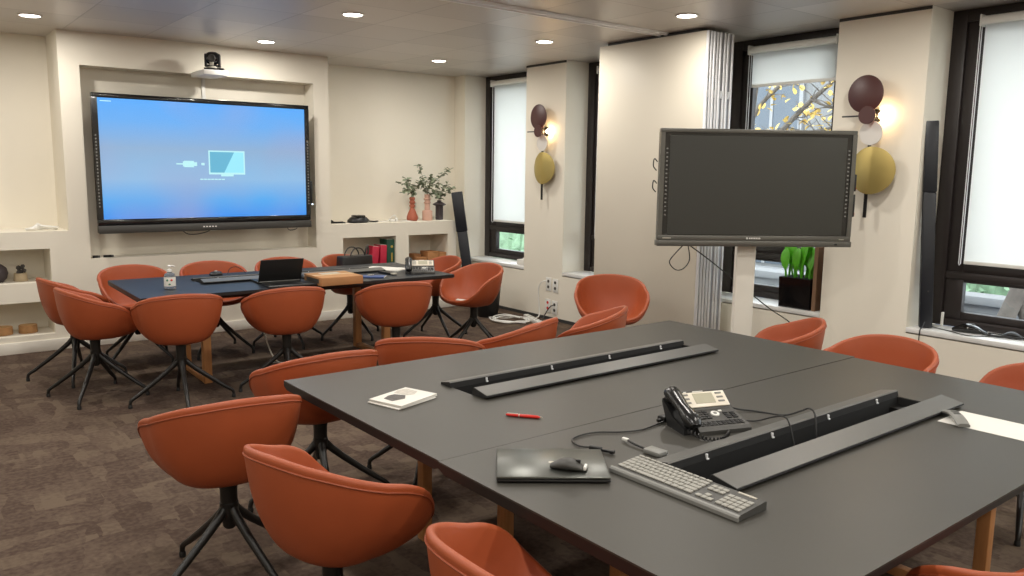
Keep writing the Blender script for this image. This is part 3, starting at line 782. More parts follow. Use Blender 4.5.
sconce(3.13, 'lit wall lamp of maroon, white and brass discs right of the standing screen')
sconce(6.85, 'lit wall lamp of maroon, white and brass discs on the far pillar')

# ------------------------------------------------------------------ speaker bars
def bar(label, loc, rot, L_, w, d, lip=.006):
    s = thing('speaker_bar', label, 'speaker', loc); s.rotation_euler = rot
    q = MB(); q.box(-w/2, w/2, -d/2, d/2, 0, L_*.66, .008); q.build('cabinet', 'navy', s)
    q = MB(); q.box(-w/2-lip, w/2+lip, -d/2-lip, d/2+lip, L_*.66, L_, .008); q.build('upper_cabinet', 'navy', s)
    q = MB(); q.lathe([(.006, 0), (.006, .002), (.001, .003)], n=12, mtx=Matrix.Translation((w*.1, -d/2, L_*.18)) @ Matrix.Rotation(R(90), 4, 'X')); q.build('indicator', 'dark_grey', s)
    return s
p0 = V((5.585, 7.93, .0)); p1 = V((5.435, 8.055, 1.385)); dv = p1-p0
s1 = bar('tall dark speaker bar leaning in the back corner beside the potted sprigs', p0, (0, 0, 0), dv.length, .118, .06)
s1.rotation_mode = 'QUATERNION'; s1.rotation_quaternion = V((0, 0, 1)).rotation_difference(dv) @ Euler((0, 0, R(-40))).to_quaternion()
s2 = bar('tall dark speaker bar standing on the sill of the rightmost window', (5.895, 2.690, SILL+.003), (Matrix.Rotation(R(-3.0), 3, 'X') @ Matrix.Rotation(R(-55), 3, 'Z')).to_euler(), 1.47, .085, .055, .0015)

# ------------------------------------------------------------------ desk telephones
def telephone(label, loc, rz):
    """front edge along local x at y=0, back towards +y"""
    t = thing('desk_telephone', label, 'telephone', loc, rz, 'desk telephones')
    q = MB(); q.prism([(0, .0), (0, .014), (.010, .022), (.118, .048), (.122, .053), (.182, .098), (.189, .098), (.191, .088), (.15, .0)], -.01, .185, 'x'); q.build('body', 'dark_grey', t, smooth=25)
    q = MB(); q.prism([(.02, .0), (.02, .020), (.10, .040), (.17, .085), (.175, .075), (.13, 0)], -.057, -.01, 'x'); q.build('cradle', 'black', t, smooth=25)
    sl = Matrix.Translation((0, .152, .0755)) @ Matrix.Rotation(math.atan2(.045, .060), 4, 'X')
    q = MB(); q.box(-.002, .178, -.036, .027, .0, .006, .002, sl); fp = q.build('display_panel', 'panel', t)
    q = MB(); q.box(  .052, .128, -.022, .020, .006, .0075, 0, sl); q.build('lcd', 'lcd', fp, smooth=0)
    q = MB()
    for sx in (.022, .152):
        for k in range(3): q.box(sx-.012, sx+.012, -.020+k*.017, -.014+k*.017, .006, .0078, 0, sl)
    q.build('soft_keys', 'grey', fp, smooth=0)
    q = MB(); q.box(.06, .10, .030, .0325, -.002, .004, 0, sl); q.box(.025, .035, .030, .0325, -.002, .004, 0, sl); q.build('logo', 'white', fp, smooth=0)
    kp = Matrix.Translation((0, .066, .0352)) @ Matrix.Rotation(math.atan2(.026, .108), 4, 'X')
    q = MB()
    for i in range(4):
        for j in range(3): q.box(.008+j*.024, .026+j*.024, .034-i*.013, .043-i*.013, 0, .004, .0012, kp)
    for i in range(4):
        for j in range(2): q.box(.128+j*.024, .146+j*.024, .020-i*.010, .026-i*.010, 0, .004, .001, kp)
    for i in range(3):
        for j in range(10): q.box(.008+j*.0168, .0215+j*.0168, -.028-i*.009, -.0215-i*.009, 0, .003, .0008, kp)
    q.build('keypad', 'black', t)
    q = MB(); q.lathe([(.015, 0), (.015, .004), (.012, .0055), (.008, .005), (.008, .003), (.001, .003)], n=22, mtx=kp @ Matrix.Translation((.098, .022, 0))); nv_ = q.build('navigator', 'white', t)
    q = MB(); q.lathe([(.006, .003), (.006, .0055), (.001, .006)], n=16, mtx=kp @ Matrix.Translation((.098, .022, 0))); q.build('ok_key', 'grey', nv_)
    q = MB(); q.box(.118, .131, .033, .040, 0, .0045, .001, kp); q.build('mute_key', 'white', t)
    # handset lies along y over the cradle
    q = MB()
    hp = [(-.028, .000, .034), (-.028, .012, .045), (-.028, .035, .056), (-.028, .085, .074), (-.028, .135, .096), (-.028, .165, .106), (-.028, .18, .102)]
    q.tube(hp, [.022, .030, .031, .024, .028, .029, .020], 14, flat=.72)
    q.blob((-.028, .025, .038), (.028, .030, .020), 2); q.blob((-.028, .155, .086), (.028, .028, .022), 2)
    q.build('handset', 'handset', t, smooth=60)
    # coiled cord
    q = MB(); path = spline([(-.05, .005, .02), (-.02, -.045, .010), (.03, -.065, .010), (.07, -.035, .010), (.09, -.012, .012)], 24)
    co = [V(p)+V((math.cos(i*1.25)*.005, 0, math.sin(i*1.25)*.006)) for i, p in enumerate(path)]
    q.tube(co, .003, 5); q.build('coiled_cord', 'black', t)
    return t
ph = telephone('black and silver desk telephone on the near grey tables', (2.175, 1.708, .74), -20); ph.scale = (1.06, 1.06, 1.06)
copy_tree(ph, (3.60, 6.02, .74), -30, 'black and silver desk telephone at the right end of the far table', 'desk telephones')

def cable(name, pts, r, label, m='black', cat='cable'):
    q = MB(); q.tube(spline(pts), r, 6); return tag(q.build(name, m, None), label, cat)
cable('telephone_cable', [(2.385, 1.905, .80), (2.50, 1.83, .755), (2.57, 1.77, .744), (2.61, 1.68, .744), (2.63, 1.62, .772), (2.625, 1.585, .79), (2.615, 1.555, .775), (2.59, 1.53, .70), (2.58, 1.52, .632)], .0035, 'black cable running from the near telephone over the flap into the tray')
cable('telephone_cable', [(2.375, 1.885, .765), (2.42, 1.76, .745), (2.46, 1.70, .744), (2.47, 1.63, .775), (2.465, 1.585, .788), (2.455, 1.555, .772), (2.44, 1.52, .70), (2.43, 1.50, .632)], .003, 'second black cable dropping into the tray left of the other')

# ------------------------------------------------------------------ keyboard (long side along y, typist on the -x side)
kb = thing('keyboard', 'pale grey keyboard lying askew on the near table', 'keyboard', (1.683, 1.657, .74), -88.6)
# local x along its length (450 mm), local y away from the typist
q = MB(); q.prism([(0, .002), (0, .014), (.004, .017), (.122, .026), (.126, .024), (.126, .002)], 0, .455, 'x'); q.build('body', 'dark_grey', kb, smooth=0)
q = MB(); q.prism([(-.006, .002), (-.006, .012), (-.002, .0165), (.006, .0178), (.006, .0168), (0, .015), (0, .002)], -.002, .457, 'x'); q.build('front_rest', 'grey', kb, smooth=25)
kt = math.atan2(.009, .118)
def key(x0, x1, y0, y1):
    q = MB(); zc = .017+(y0-.004)*math.tan(kt)
    q.box(x0+.0012, x1-.0012, y0+.0012, y1-.0012, zc, zc+.0045, .0012, None, 1)
    return q.build('key', 'key', kb)
ku = .0187; yb = .017
for row in range(5):
    y0 = yb+row*ku*.98
    if row == 0: ws = [1.4, 1.2, 1.2, 5.9, 1.2, 1.2, 1.2, 1.5]
    elif row == 1: ws = [1.4]+[1]*11+[2.4]
    elif row == 2: ws = [1.8]+[1]*11+[2]
    elif row == 3: ws = [1.5]+[1]*12+[1.3]
    else: ws = [1]*13+[1.8]
    x = .008
    for w_ in ws:
        key(x, x+w_*ku, y0, y0+ku*.98); x += w_*ku
for j in range(12): key(.008+j*.0230, .008+j*.0230+.0222, yb+5*ku*.98+.002, yb+5*ku*.98+.014)
for row in range(2):
    for j in range(3): key(.2965+j*ku, .2965+(j+1)*ku, yb+(3+row)*ku*.98, yb+(4+row)*ku*.98)
for j, row in ((0, 0), (1, 0), (2, 0), (1, 1)): key(.2965+j*ku, .2965+(j+1)*ku, yb+row*ku*.98, yb+(row+1)*ku*.98)
for row in range(4):
    for j in range(4): key(.363+j*ku*1.08, .363+(j+1)*ku*1.08, yb+row*ku*.98, yb+(row+1)*ku*.98)
q = MB(); q.box(.372, .43, .112, .121, .0245, .0275, .001); q.build('media_strip', 'silver', kb)

# ------------------------------------------------------------------ closed laptop + mouse
lp = thing('closed_laptop', 'closed dark grey laptop with a mouse on its lid', 'laptop', (1.551, 1.781, .74), -37)
q = MB(); q.box(-.166, .166, -.122, .122, .003, .0125, .004); q.build('base', 'black', lp)
q = MB(); q.box(-.166, .166, -.122, .122, .0135, .0205, .003); ld_ = q.build('lid', mat('gunmetal_lid', rgb(92, 94, 90), .30, metal=.55), lp)
q = MB()
q.lathe([(.009, .0205), (.009, .0209), (.001, .0209)], (0, 0, 0), 18)
q.build('logo', 'silver', ld_)
for x in (-.14, .14):
    for y in (-.1, .1):
        q = MB(); q.lathe([(.007, 0), (.007, .004)], (x, y, 0), 12); q.build('foot', 'glide', lp)
ms = thing('computer_mouse', 'dark mouse resting on the closed laptop lid', 'mouse', (1.552, 1.703, .7605), -52)
def mouse_body(t, m):
    q = MB(); rings = []
    for i in range(9):
        u = i/8; xx = -.055+.11*u; k = math.sin(PI*min(max(u, .06), .94))**.5
        wv = .031*k*(1.05-.15*abs(u-.45)); hh = .036*k*(1-.35*(u-.4)**2*4)
        rings.append([(xx, wv*math.cos(2*PI*j/14), max(.0, .002+hh*.5+hh*.5*math.sin(2*PI*j/14))) for j in range(14)])
    q.rings(rings); q.build('shell', m, t, smooth=60)
mouse_body(ms, 'dark_grey')
q = MB(); q.box(.020, .036, -.004, .004, .022, .034, .003); q.build('wheel', 'black', ms)
q = MB(); q.box(.046, .054, -.018, .012, .008, .020, .002); q.build('sticker', 'white', ms)

# adapter cable and dongle
cable('adapter_cable', [(2.175, 1.883, .748), (2.122, 1.878, .745), (2.037, 1.870, .745), (1.964, 1.896, .745), (1.907, 1.936, .745), (1.85, 1.951, .745), (1.79, 1.942, .745), (1.76, 1.913, .745), (1.752, 1.87, .745), (1.764, 1.83, .750)], .003, 'thin black cable curving from the telephone to the closed laptop')
ap = thing('cable_plug', 'black plug at the back corner of the closed laptop', 'plug', (1.770, 1.815, .741), -70)
q = MB(); q.box(-.022, .022, -.009, .009, 0, .016, .004); q.build('body', 'black', ap)
q = MB(); q.box(.022, .052, -.006, .006, .003, .012, .002); q.build('lead', 'black', ap)
q = MB(); q.box(.052, .066, -.008, .008, .002, .013, .002); q.build('connector', 'black', ap)
ap2 = thing('cable_plug', 'black plug lying beside the near telephone handset', 'plug', (2.205, 1.905, .741), 10)
q = MB(); q.box(-.03, .03, -.016, .016, 0, .022, .006); q.build('body', 'black', ap2)
q = MB(); q.box(-.05, -.03, -.006, .006, .004, .014, .002); q.build('strain_relief', 'black', ap2)
dg = thing('display_adapter', 'grey display adapter with a short lead and white tip, behind the keyboard', 'adapter', (1.905, 1.680, .74), 94)
q = MB(); q.box(-.034, .034, -.024, .024, .001, .017, .005); q.build('body', 'grey', dg)
q = MB(); q.tube(spline([(.034, 0, .008), (.07, -.003, .008), (.105, -.008, .010), (.125, -.014, .011)]), .004, 8); q.build('lead', 'black', dg)
q = MB(); q.box(.125, .150, -.021, -.009, .006, .016, .003); q.build('tip', 'white', dg)

# newspapers and red pen
def papers(name, loc, rz, w, d, n, label, cat):
    t = thing(name, label, cat, loc, rz)
    for k in range(n):
        q = MB(); a = random.uniform(-2.5, 2.5); dx = random.uniform(-.006, .006)
        q.box(-w/2+dx, w/2+dx, -d/2, d/2, k*.0055+.0003, k*.0055+.005, .0018, Matrix.Rotation(R(a), 4, 'Z')); q.build('folded_sheet', 'paper', t)
    return t, n*.0055
t, hz = papers('folded_newspapers', (1.560, 2.685, .74), 17, .215, .165, 3, 'small pile of folded newspapers on the near grey tables', 'newspapers')
q = MB(); q.prism([(-.075, -.015), (-.07, .035), (-.03, .05), (.0, .045), (.015, .0), (-.02, -.03)], hz, hz+.0006, 'z'); q.build('printed_picture', 'print_dark', t, smooth=0)
q = MB(); q.prism([(.02, .0), (.015, .06), (.05, .075), (.09, .06), (.085, .0), (.05, -.015)], hz, hz+.0006, 'z'); q.build('printed_picture', 'print_pale', t, smooth=0)
pn = thing('ballpoint_pen', 'red ballpoint pen alone on the grey table', 'pen', (1.764, 2.285, .74), -51.5)
q = MB(); q.tube([(.0, 0, .006), (.012, 0, .006), (.075, 0, .0062), (.118, 0, .006), (.128, 0, .006)], [.0035, .0055, .0062, .006, .003], 10); q.build('barrel', 'red', pn)
q = MB(); q.tube([(.048, 0, .006), (.052, 0, .006)], .0066, 10); q.build('ring', 'silver', pn)
q = MB(); q.box(.004, .045, -.002, .002, .0115, .0135, .0008); q.build('clip', 'silver', pn)
q = MB(); q.tube([(.127, 0, .006), (.138, 0, .006)], [.003, .001], 8); q.build('tip', 'silver', pn)

# paper and remote on the right
q = MB(); m_ = Matrix.Translation((3.135, 1.160, .74)) @ Matrix.Rotation(R(2), 4, 'Z')
q.box(-.105, .105, -.150, .150, .0003, .0015, 0, m_); tag(q.build('paper_sheet', 'paper', None, smooth=0), 'white paper sheet at the right edge of the near table', 'paper')
rm = thing('remote_control', 'grey curved remote control lying on the white paper', 'remote', (3.072, 1.268, .7416), -135)
q = MB(); rings = []
for i in range(13):
    u = i/12; xx = -.085+.17*u; z = .004+.020*math.sin(PI*u)
    rings.append([(xx, -.020, z), (xx, .020, z), (xx, .022, z+.006), (xx, .014, z+.012), (xx, -.014, z+.012), (xx, -.022, z+.006)])
q.rings(rings); q.build('body', 'grey', rm, smooth=50)
q = MB(); q.prism([(-.012, .0345), (-.012, .0365), (.024, .0355), (.024, .0335)], -.012, .012, 'y'); q.build('button', 'dark_grey', rm, smooth=0)

# ------------------------------------------------------------------ far table things
sb = thing('sanitiser_bottle', 'clear pump bottle of hand gel on the far table', 'bottle', (1.650, 6.235, .74))
q = MB(); q.lathe([(.0, .002), (.038, .002), (.041, .010), (.041, .095), (.036, .112), (.018, .122), (.016, .128), (0, .128)], n=24, sy=.75); q.build('bottle', 'clear', sb)
q = MB(); q.lathe([(.0415, .022), (.0418, .024), (.0418, .088), (.0415, .090)], n=24, sy=.76); lb_ = q.build('label', 'paper', sb)
for a, m_ in ((-125, 'label_green'), (-85, 'label_red'), (-105, 'label_green')):
    q = MB(); z0, z1 = ((.060, .076) if a != -105 else (.032, .044))
    c, s = math.cos(R(a)), math.sin(R(a)); q.blob((.0418*c, .0418*.76*s, (z0+z1)/2), (.009, .003, (z1-z0)/2), 2); q.build('label_print', m_, lb_)
q = MB(); q.lathe([(.017, .128), (.017, .145), (.007, .147), (.006, .165), (.014, .166), (.014, .174), (.006, .178)], n=18); pu = q.build('pump', 'white', sb)
q = MB(); q.tube([(0, 0, .171), (.026, -.018, .171), (.032, -.022, .166)], .005, 8); q.build('spout', 'white', pu)

ol = thing('open_laptop', 'open black laptop on the far table, seen from behind its lid', 'laptop', (2.445, 6.115, .74), 176)
q = MB(); q.box(-.17, .17, -.225, .0, .002, .018, .004); q.build('base', 'black', ol)
q = MB()
for r_ in range(5):
    for k in range(13): q.box(-.150+k*.0232, -.130+k*.0232, -.115+r_*.0195, -.098+r_*.0195, .018, .0195)
q.build('keyboard', 'matte_black', ol, smooth=0)
q = MB(); q.box(-.05, .05, -.21, -.14, .018, .0186); q.build('touchpad', 'dark_grey', ol, smooth=0)
lm = Matrix.Translation((0, .0, .016)) @ Matrix.Rotation(R(-25), 4, 'X')
q = MB(); q.box(-.17, .17, -.004, .004, 0, .198, .003, lm); l_ = q.build('lid', 'matte_black', ol)
q = MB(); q.box(-.158, .158, -.0048, -.004, .014, .19, 0, lm); q.build('display', 'gloss_black', l_, smooth=0)
q = MB(); q.tube([(-.16, 0, .017), (.16, 0, .017)], .007, 8); q.build('hinge', 'grey', ol)
sv = thing('laptop_sleeve', 'flat black sleeve lying in front of the open laptop on the far table', 'sleeve', (2.455, 5.945, .74), -6)
q = MB(); q.box(-.19, .19, -.11, .10, .001, .016, .006); q.build('pouch', 'black', sv)
q = MB(); q.box(-.18, .18, .088, .092, .0155, .0175); q.build('zip', 'dark_grey', sv, smooth=0)

cbx = thing('cardboard_box', 'flat brown cardboard box on the far table beside the laptop', 'box', (2.805, 5.905, .74), -1)
q = MB(); q.box(-.175, .175, -.17, .17, .001, .066, .003); q.build('carton', 'card', cbx)
q = MB(); q.box(-.175, .175, -.02, .02, .0662, .0668); q.build('tape', mat('parcel_tape', rgb(206, 176, 132), .3), cbx, smooth=0)
q = MB(); q.box(-.08, .08, .03, .12, .0662, .0670); q.build('address_label', 'silver', cbx, smooth=0)
q = MB(); q.box(-.1765, -.1755, -.12, .12, .018, .05); q.build('side_label', 'dark_grey', cbx, smooth=0)
nb = thing('notebook', 'blue notebook on the far table right of the cardboard box', 'notebook', (3.225, 6.02, .74), -38)
q = MB(); q.box(-.095, .095, -.065, .065, .001, .012, .002); q.build('cover', 'blue', nb)
q = MB(); q.box(-.091, .097, -.061, .061, .003, .010); q.build('pages', 'paper', nb, smooth=0)
bp = thing('bunch_of_keys', 'small silver bunch of keys on the blue notebook', 'keys', (3.225, 6.045, .7525), 30)
q = MB(); q.tube([(.012*math.cos(a*PI/6), .012*math.sin(a*PI/6), .008) for a in range(12)], .0016, 6, closed=True); q.build('ring', 'silver', bp)
for a in (20, 75, 140):
    q = MB(); q.box(.010, .045, -.004, .004, .001, .006, .001, Matrix.Rotation(R(a), 4, 'Z')); q.box(.0, .016, -.009, .009, .001, .007, .002, Matrix.Rotation(R(a), 4, 'Z')); q.build('key', 'silver', bp)
t, hz = papers('paper_pile', (3.58, 6.455, .74), -58, .36, .21, 2, 'loose white papers behind the black remote and left of the far telephone', 'papers')
rc = thing('remote_control', 'slim black remote between the blue notebook and the papers on the far table', 'remote', (3.425, 6.145, .74), -84)
q = MB(); q.box(-.11, .11, -.022, .022, .001, .020, .005); q.build('body', 'black', rc)
q = MB(); q.box(.075, .111, -.0225, .0225, .004, .0205, .004); q.build('end_cap', 'silver', rc)
wb = thing('wireless_microphone', 'black table microphone pod behind the far table flap', 'microphone', (2.18, 6.835, .74), 10)
q = MB(); q.lathe([(0, .001), (.055, .001), (.058, .012), (.045, .028), (.02, .034), (0, .035)], n=20, sy=.7); q.build('pod', 'black', wb)
q = MB(); q.lathe([(.012, .034), (.011, .040), (0, .041)], n=14); q.build('button', 'silver', wb)
cable('far_cable', [(2.28, 6.84, .745), (2.30, 6.85, .785), (2.35, 6.85, .80), (2.40, 6.83, .775), (2.42, 6.80, .745)], .003, 'thin dark cable arching behind the far table flap')
hp_ = thing('sealed_mouse', 'black mouse right of the open laptop on the far table', 'mouse', (2.72, 6.27, .74), 70); mouse_body(hp_, 'black')
hp_.name = 'computer_mouse'

# handbag on the chair
hb = thing('handbag', 'black leather handbag with two loop handles on a chair behind the far table', 'bag', (3.63, 7.16, .462), 8)
q = MB(); q.prism([(-.19, 0), (.19, 0), (.17, .34), (-.17, .34)], -.065, .065, 'y'); bmesh.ops.bevel(q.bm, geom=q.bm.edges[:], offset=.014, segments=2, affect='EDGES', profile=.5); q.build('body', 'bag', hb, smooth=50)
for sy in (-.05, .05):
    q = MB(); q.tube(spline([(-.075, sy, .31), (-.08, sy, .355), (-.045, sy, .405), (.0, sy, .418), (.045, sy, .405), (.08, sy, .355), (.075, sy, .31)]), .0065, 8); q.build('handle', 'bag', hb)
q = MB(); q.tube(spline([(.12, 0, .335), (.13, -.01, .40), (.15, -.01, .43), (.16, 0, .36), (.15, .01, .335)]), .009, 8); q.build('scarf', 'dark_grey', hb)
# folded paper on chair
fp_ = thing('folded_paper', 'folded white paper lying on the seat of a far chair', 'paper', (4.165, 5.95, .461), -70)
q = MB(); q.prism([(-.035, .002), (0, .010), (.035, .002), (.035, .004), (0, .0125), (-.035, .004)], -.14, .14, 'x'); q.build('sheet', 'paper', fp_, smooth=0)

# ------------------------------------------------------------------ ledge things, right
def vase(prof, m, loc, label):
    t = thing('vase', label, 'vase', loc, 0)
    q = MB(); q.lathe(prof, n=28); q.build('body', m, t, smooth=50); return t
ZR = 1.04
v1 = vase([(0, 0), (.055, 0), (.068, .02), (.066, .05), (.045, .105), (.026, .145), (.024, .158), (.034, .168), (.036, .180), (.026, .192), (.026, .200), (.036, .210), (.036, .224), (.026, .236), (.026, .244), (.034, .254), (.034, .268), (.028, .280), (.020, .278), (.018, .15), (0, .10)], 'terracotta', (4.985, 8.33, ZR), 'terracotta vase with a ringed neck, leftmost of the three on the ledge')
v2 = vase([(0, 0), (.060, 0), (.062, .004), (.062, .110), (.058, .116), (.034, .124), (.033, .200), (.042, .206), (.044, .214), (.034, .222), (.034, .240), (.044, .248), (.045, .258), (.034, .266), (.036, .300), (.040, .310), (.032, .308), (.026, .13), (0, .12)], 'pink_clay', (5.195, 8.33, ZR), 'pale pink vase with a stepped neck, middle of the three on the ledge')
v3 = vase([(0, 0), (.042, 0), (.046, .006), (.040, .020), (.040, .160), (.046, .168), (.080, .182), (.080, .192), (.045, .210), (.028, .220), (.026, .236), (.018, .236), (.018, .2), (0, .19)], 'dark_clay', (5.385, 8.36, ZR), 'dark lantern shaped vase beside the leaning speaker bar')
q = MB()
for a in range(6):
    c, s = math.cos(a*PI/3), math.sin(a*PI/3); q.tube([(.045*c, .045*s, .008), (.045*c, .045*s, .17)], .006, 6)
q.build('ribs', 'dark_clay', v3)
def sprig(loc, stems, label, seed):
    rnd = random.Random(seed)
    t = thing('eucalyptus_sprig', label, 'plant', loc, 0)
    lf = MB()
    for pts in stems:
        sp = spline(pts, 6); q = MB(); q.tube(sp, .0022, 5); q.build('stem', 'twig', t)
        for i, p in enumerate(sp):
            if i < len(sp)*.30: continue
            for k in range(2):
                d = V((rnd.uniform(-1, 1), rnd.uniform(-1, 1), rnd.uniform(-.3, .7)))
                lf.leaf(p, d, rnd.uniform(.040, .065), rnd.uniform(.030, .046), V((rnd.uniform(-.5, .5), rnd.uniform(-.5, .5), 1)).normalized())
    lf.build('leaves', 'leaf_grey', t, smooth=60)
sprig((4.985, 8.33, ZR), [[(0, 0, .15), (-.02, -.01, .32), (-.09, -.03, .42), (-.21, -.05, .44)], [(0, 0, .15), (.01, -.01, .33), (-.06, -.02, .44), (-.10, -.04, .49)], [(0, 0, .15), (.01, 0, .32), (.06, -.03, .41), (.10, -.05, .46)], [(0, 0, .15), (-.01, 0, .32), (-.10, -.06, .36), (-.18, -.09, .33)]], 'grey green sprigs in the terracotta vase', 1)
sprig((5.195, 8.33, ZR), [[(0, 0, .15), (0, 0, .34), (-.07, -.02, .50), (-.14, -.03, .66)], [(0, 0, .15), (0, 0, .34), (.10, -.03, .47), (.20, -.03, .55), (.30, -.04, .61)], [(0, 0, .15), (0, 0, .34), (.02, -.05, .46), (0, -.07, .52)], [(0, 0, .15), (-.01, 0, .33), (-.09, -.02, .42), (-.13, -.04, .46)]], 'tall grey green sprigs in the pale pink vase', 2)
sprig((5.385, 8.36, ZR), [[(0, 0, .20), (0, 0, .26), (-.10, -.05, .32), (-.17, -.07, .30)], [(0, 0, .20), (0, 0, .27), (.02, -.06, .36), (.06, -.08, .43)], [(0, 0, .20), (0, 0, .26), (.09, -.05, .34), (.14, -.07, .38)], [(0, 0, .20), (-.01, 0, .27), (-.05, -.05, .38), (-.03, -.06, .44)]], 'grey green sprigs in the dark lantern shaped vase', 3)
cp = thing('conference_telephone', 'black conference telephone on the ledge right of the wall screen', 'telephone', (4.245, 8.27, ZR), 8)
q = MB(); q.lathe([(0, 0), (.10, 0), (.13, .012), (.13, .030), (.10, .060), (.05, .075), (0, .078)], n=30, sx=1.05, sy=.7); q.build('body', 'black', cp)
q = MB(); q.tube(spline([(.08, -.05, .02), (.17, -.06, .012), (.24, -.04, .012)]), .009, 8); q.build('cord', 'black', cp)
q = MB(); q.box(-.06, .05, -.075, .06, .060, .088, .012); q.build('top_cap', 'gloss_black', cp)
rr = thing('remote_control', 'small black remote at the left end of the right hand ledge', 'remote', (3.995, 8.27, ZR), 4)
q = MB(); q.prism([(-.085, .001), (.085, .001), (.085, .012), (-.06, .022), (-.085, .040)], -.02, .02, 'y'); q.build('body', 'black', rr, smooth=0)
q = MB(); q.box(-.04, .06, -.012, .012, .012, .020); q.build('buttons', 'dark_grey', rr, smooth=0)
fg = thing('white_adapter', 'small white charger with lead on the ledge left of the vases', 'charger', (4.68, 8.28, ZR), 0)
q = MB(); q.box(-.03, .03, -.02, .02, 0, .03, .006); q.box(.04, .07, -.02, .02, 0, .045, .006); q.build('body', 'white', fg)
q = MB(); q.tube(spline([(.055, 0, .045), (.04, 0, .075), (.0, .02, .05), (-.06, .0, .008), (-.15, .03, .006)]), .004, 6); q.build('lead', 'white', fg)
q = MB(); q.box(4.79, 4.93, 8.22, 8.36, ZR+.0005, ZR+.006, .001); tag(q.build('paper_slip', 'paper', None), 'white paper slip flat on the ledge before the vases', 'paper')
# niche 1
zf = .515
def folder(x, y, tilt, w, h, d, m, label, sp=True):
    t = thing('ring_binder', label, 'binder', (x, y, zf), 0); t.rotation_euler = (0, R(tilt), 0)
    q = MB(); q.box(0, w, -d/2, d/2, 0, h, .005); q.build('cover', m, t)
    q = MB(); q.box(.005, w-.005, -d/2+.004, d/2+.002, .005, h+.001); q.build('pages', 'paper', t, smooth=0)
    return t
folder(4.315, 8.205, 7, .085, .27, .17, 'folder_red', 'crimson folder leaning at the left in the ledge niche')
folder(4.435, 8.205, 2, .080, .275, .17, 'folder_red', 'crimson folder upright between the leaning one and the green binder')
gb = folder(4.527, 8.215, 0, .100, .335, .17, 'binder_green', 'dark green binder at the right in the ledge niche')
q = MB(); q.lathe([(.016, 0), (.016, .001), (.006, .0015)], n=16, mtx=Matrix.Translation((.065, -.0855, .25)) @ Matrix.Rotation(R(90), 4, 'X')); q.build('spine_emblem', 'gold', gb); q = MB(); q.box(.055, .075, -.0865, -.085, .08, .18); q.build('spine_print', 'gold', gb)
# niche 2
def crate(x0, x1, y0, y1, h, label, m='box_wood'):
    t = thing('wooden_box', label, 'box', ((x0+x1)/2, (y0+y1)/2, zf), 0, 'brown boxes in the right niche'); a, d_ = (x1-x0)/2, (y1-y0)/2
    q = MB(); q.box(-a, a, -d_, d_, .001, h-.012, .004); q.build('case', m, t)
    q = MB(); q.box(-a-.002, a+.002, -d_-.002, d_+.002, h-.012, h, .003); q.build('lid', m, t)
crate(4.93, 5.06, 8.12, 8.22, .105, 'small brown box at the front left of the right niche')
crate(4.97, 5.065, 8.26, 8.40, .13, 'brown box half hidden at the back of the right niche')
crate(5.080, 5.230, 8.13, 8.31, .165, 'tallest brown box in the middle of the right niche')
crate(5.240, 5.335, 8.13, 8.30, .15, 'brown box at the right end of the right niche')

# ------------------------------------------------------------------ left niche things
q = MB(); 
for k in range(5):
    q.tube(spline([(1.0+.02*k, 8.27, LZ+.012), (1.05+.01*k, 8.24+.01*k, LZ+.020+.008*k), (1.12, 8.28-.01*k, LZ+.016+.006*k), (1.20+.01*k, 8.26, LZ+.022), (1.23, 8.29, LZ+.012)]), .012, 6)
tag(q.build('cable_bundle', 'white', None), 'bundle of white cord lying on the left ledge', 'cord')
pv = thing('round_vase', 'round dark vase at the left edge in the upper niche', 'vase', (.755, 8.30, .615))
q = MB(); q.lathe([(0, 0), (.045, 0), (.078, .035), (.090, .080), (.078, .125), (.045, .155), (.022, .165), (.024, .178), (.016, .178), (.016, .15), (0, .14)], n=28); q.build('body', 'dark_clay', pv)
q = MB(); q.lathe([(.023, .176), (.027, .18), (.023, .184), (.016, .18)], n=20); q.build('lip', 'dark_clay', pv)
pp = thing('small_planter', 'small beige pot of dark succulent in the upper left niche', 'plant', (.935, 8.30, .615))
q = MB(); q.lathe([(0, 0), (.054, 0), (.056, .004), (.050, .072), (.044, .072), (.042, .05), (0, .05)], n=24); q.build('pot', 'pink_clay' if False else mat('beige_pot', rgb(186, 168, 138), .7, var=.08, scale=20), pp)
q = MB(); rnd = random.Random(5)
for k in range(14):
    a = rnd.uniform(0, 2*PI); r0_ = rnd.uniform(.0, .03); q.blob((r0_*math.cos(a)*1.3, r0_*math.sin(a), rnd.uniform(.075, .135)), (.014, .014, .018), 1, .1)
q.build('succulent', mat('dark_succulent', rgb(70, 66, 62), .6, var=.3, scale=30), pp)
def slice_(x, lab, r):
    t = thing('wood_slice', lab, 'wood slice', (x, 8.27, .150), 0, 'wood slices in the lower niche')
    q = MB(); q.lathe([(0, 0), (r*.97, 0), (r, .008), (r*.98, .066), (r*.95, .072)], n=26, sy=.85); q.build('bark', mat('light_bark', rgb(170, 128, 84), .8, var=.15, scale=20), t)
    q = MB(); q.lathe([(r*.93, .0718), (r*.93, .0730), (r*.5, .0732), (.001, .0732)], n=26, sy=.85); q.build('cut_face', mat('pale_cut_wood', rgb(196, 156, 108), .7, var=.1, scale=40), t)
slice_(.765, 'round wood slice at the left edge in the lower niche', .08)
slice_(.960, 'round wood slice right of the other in the lower niche', .075)

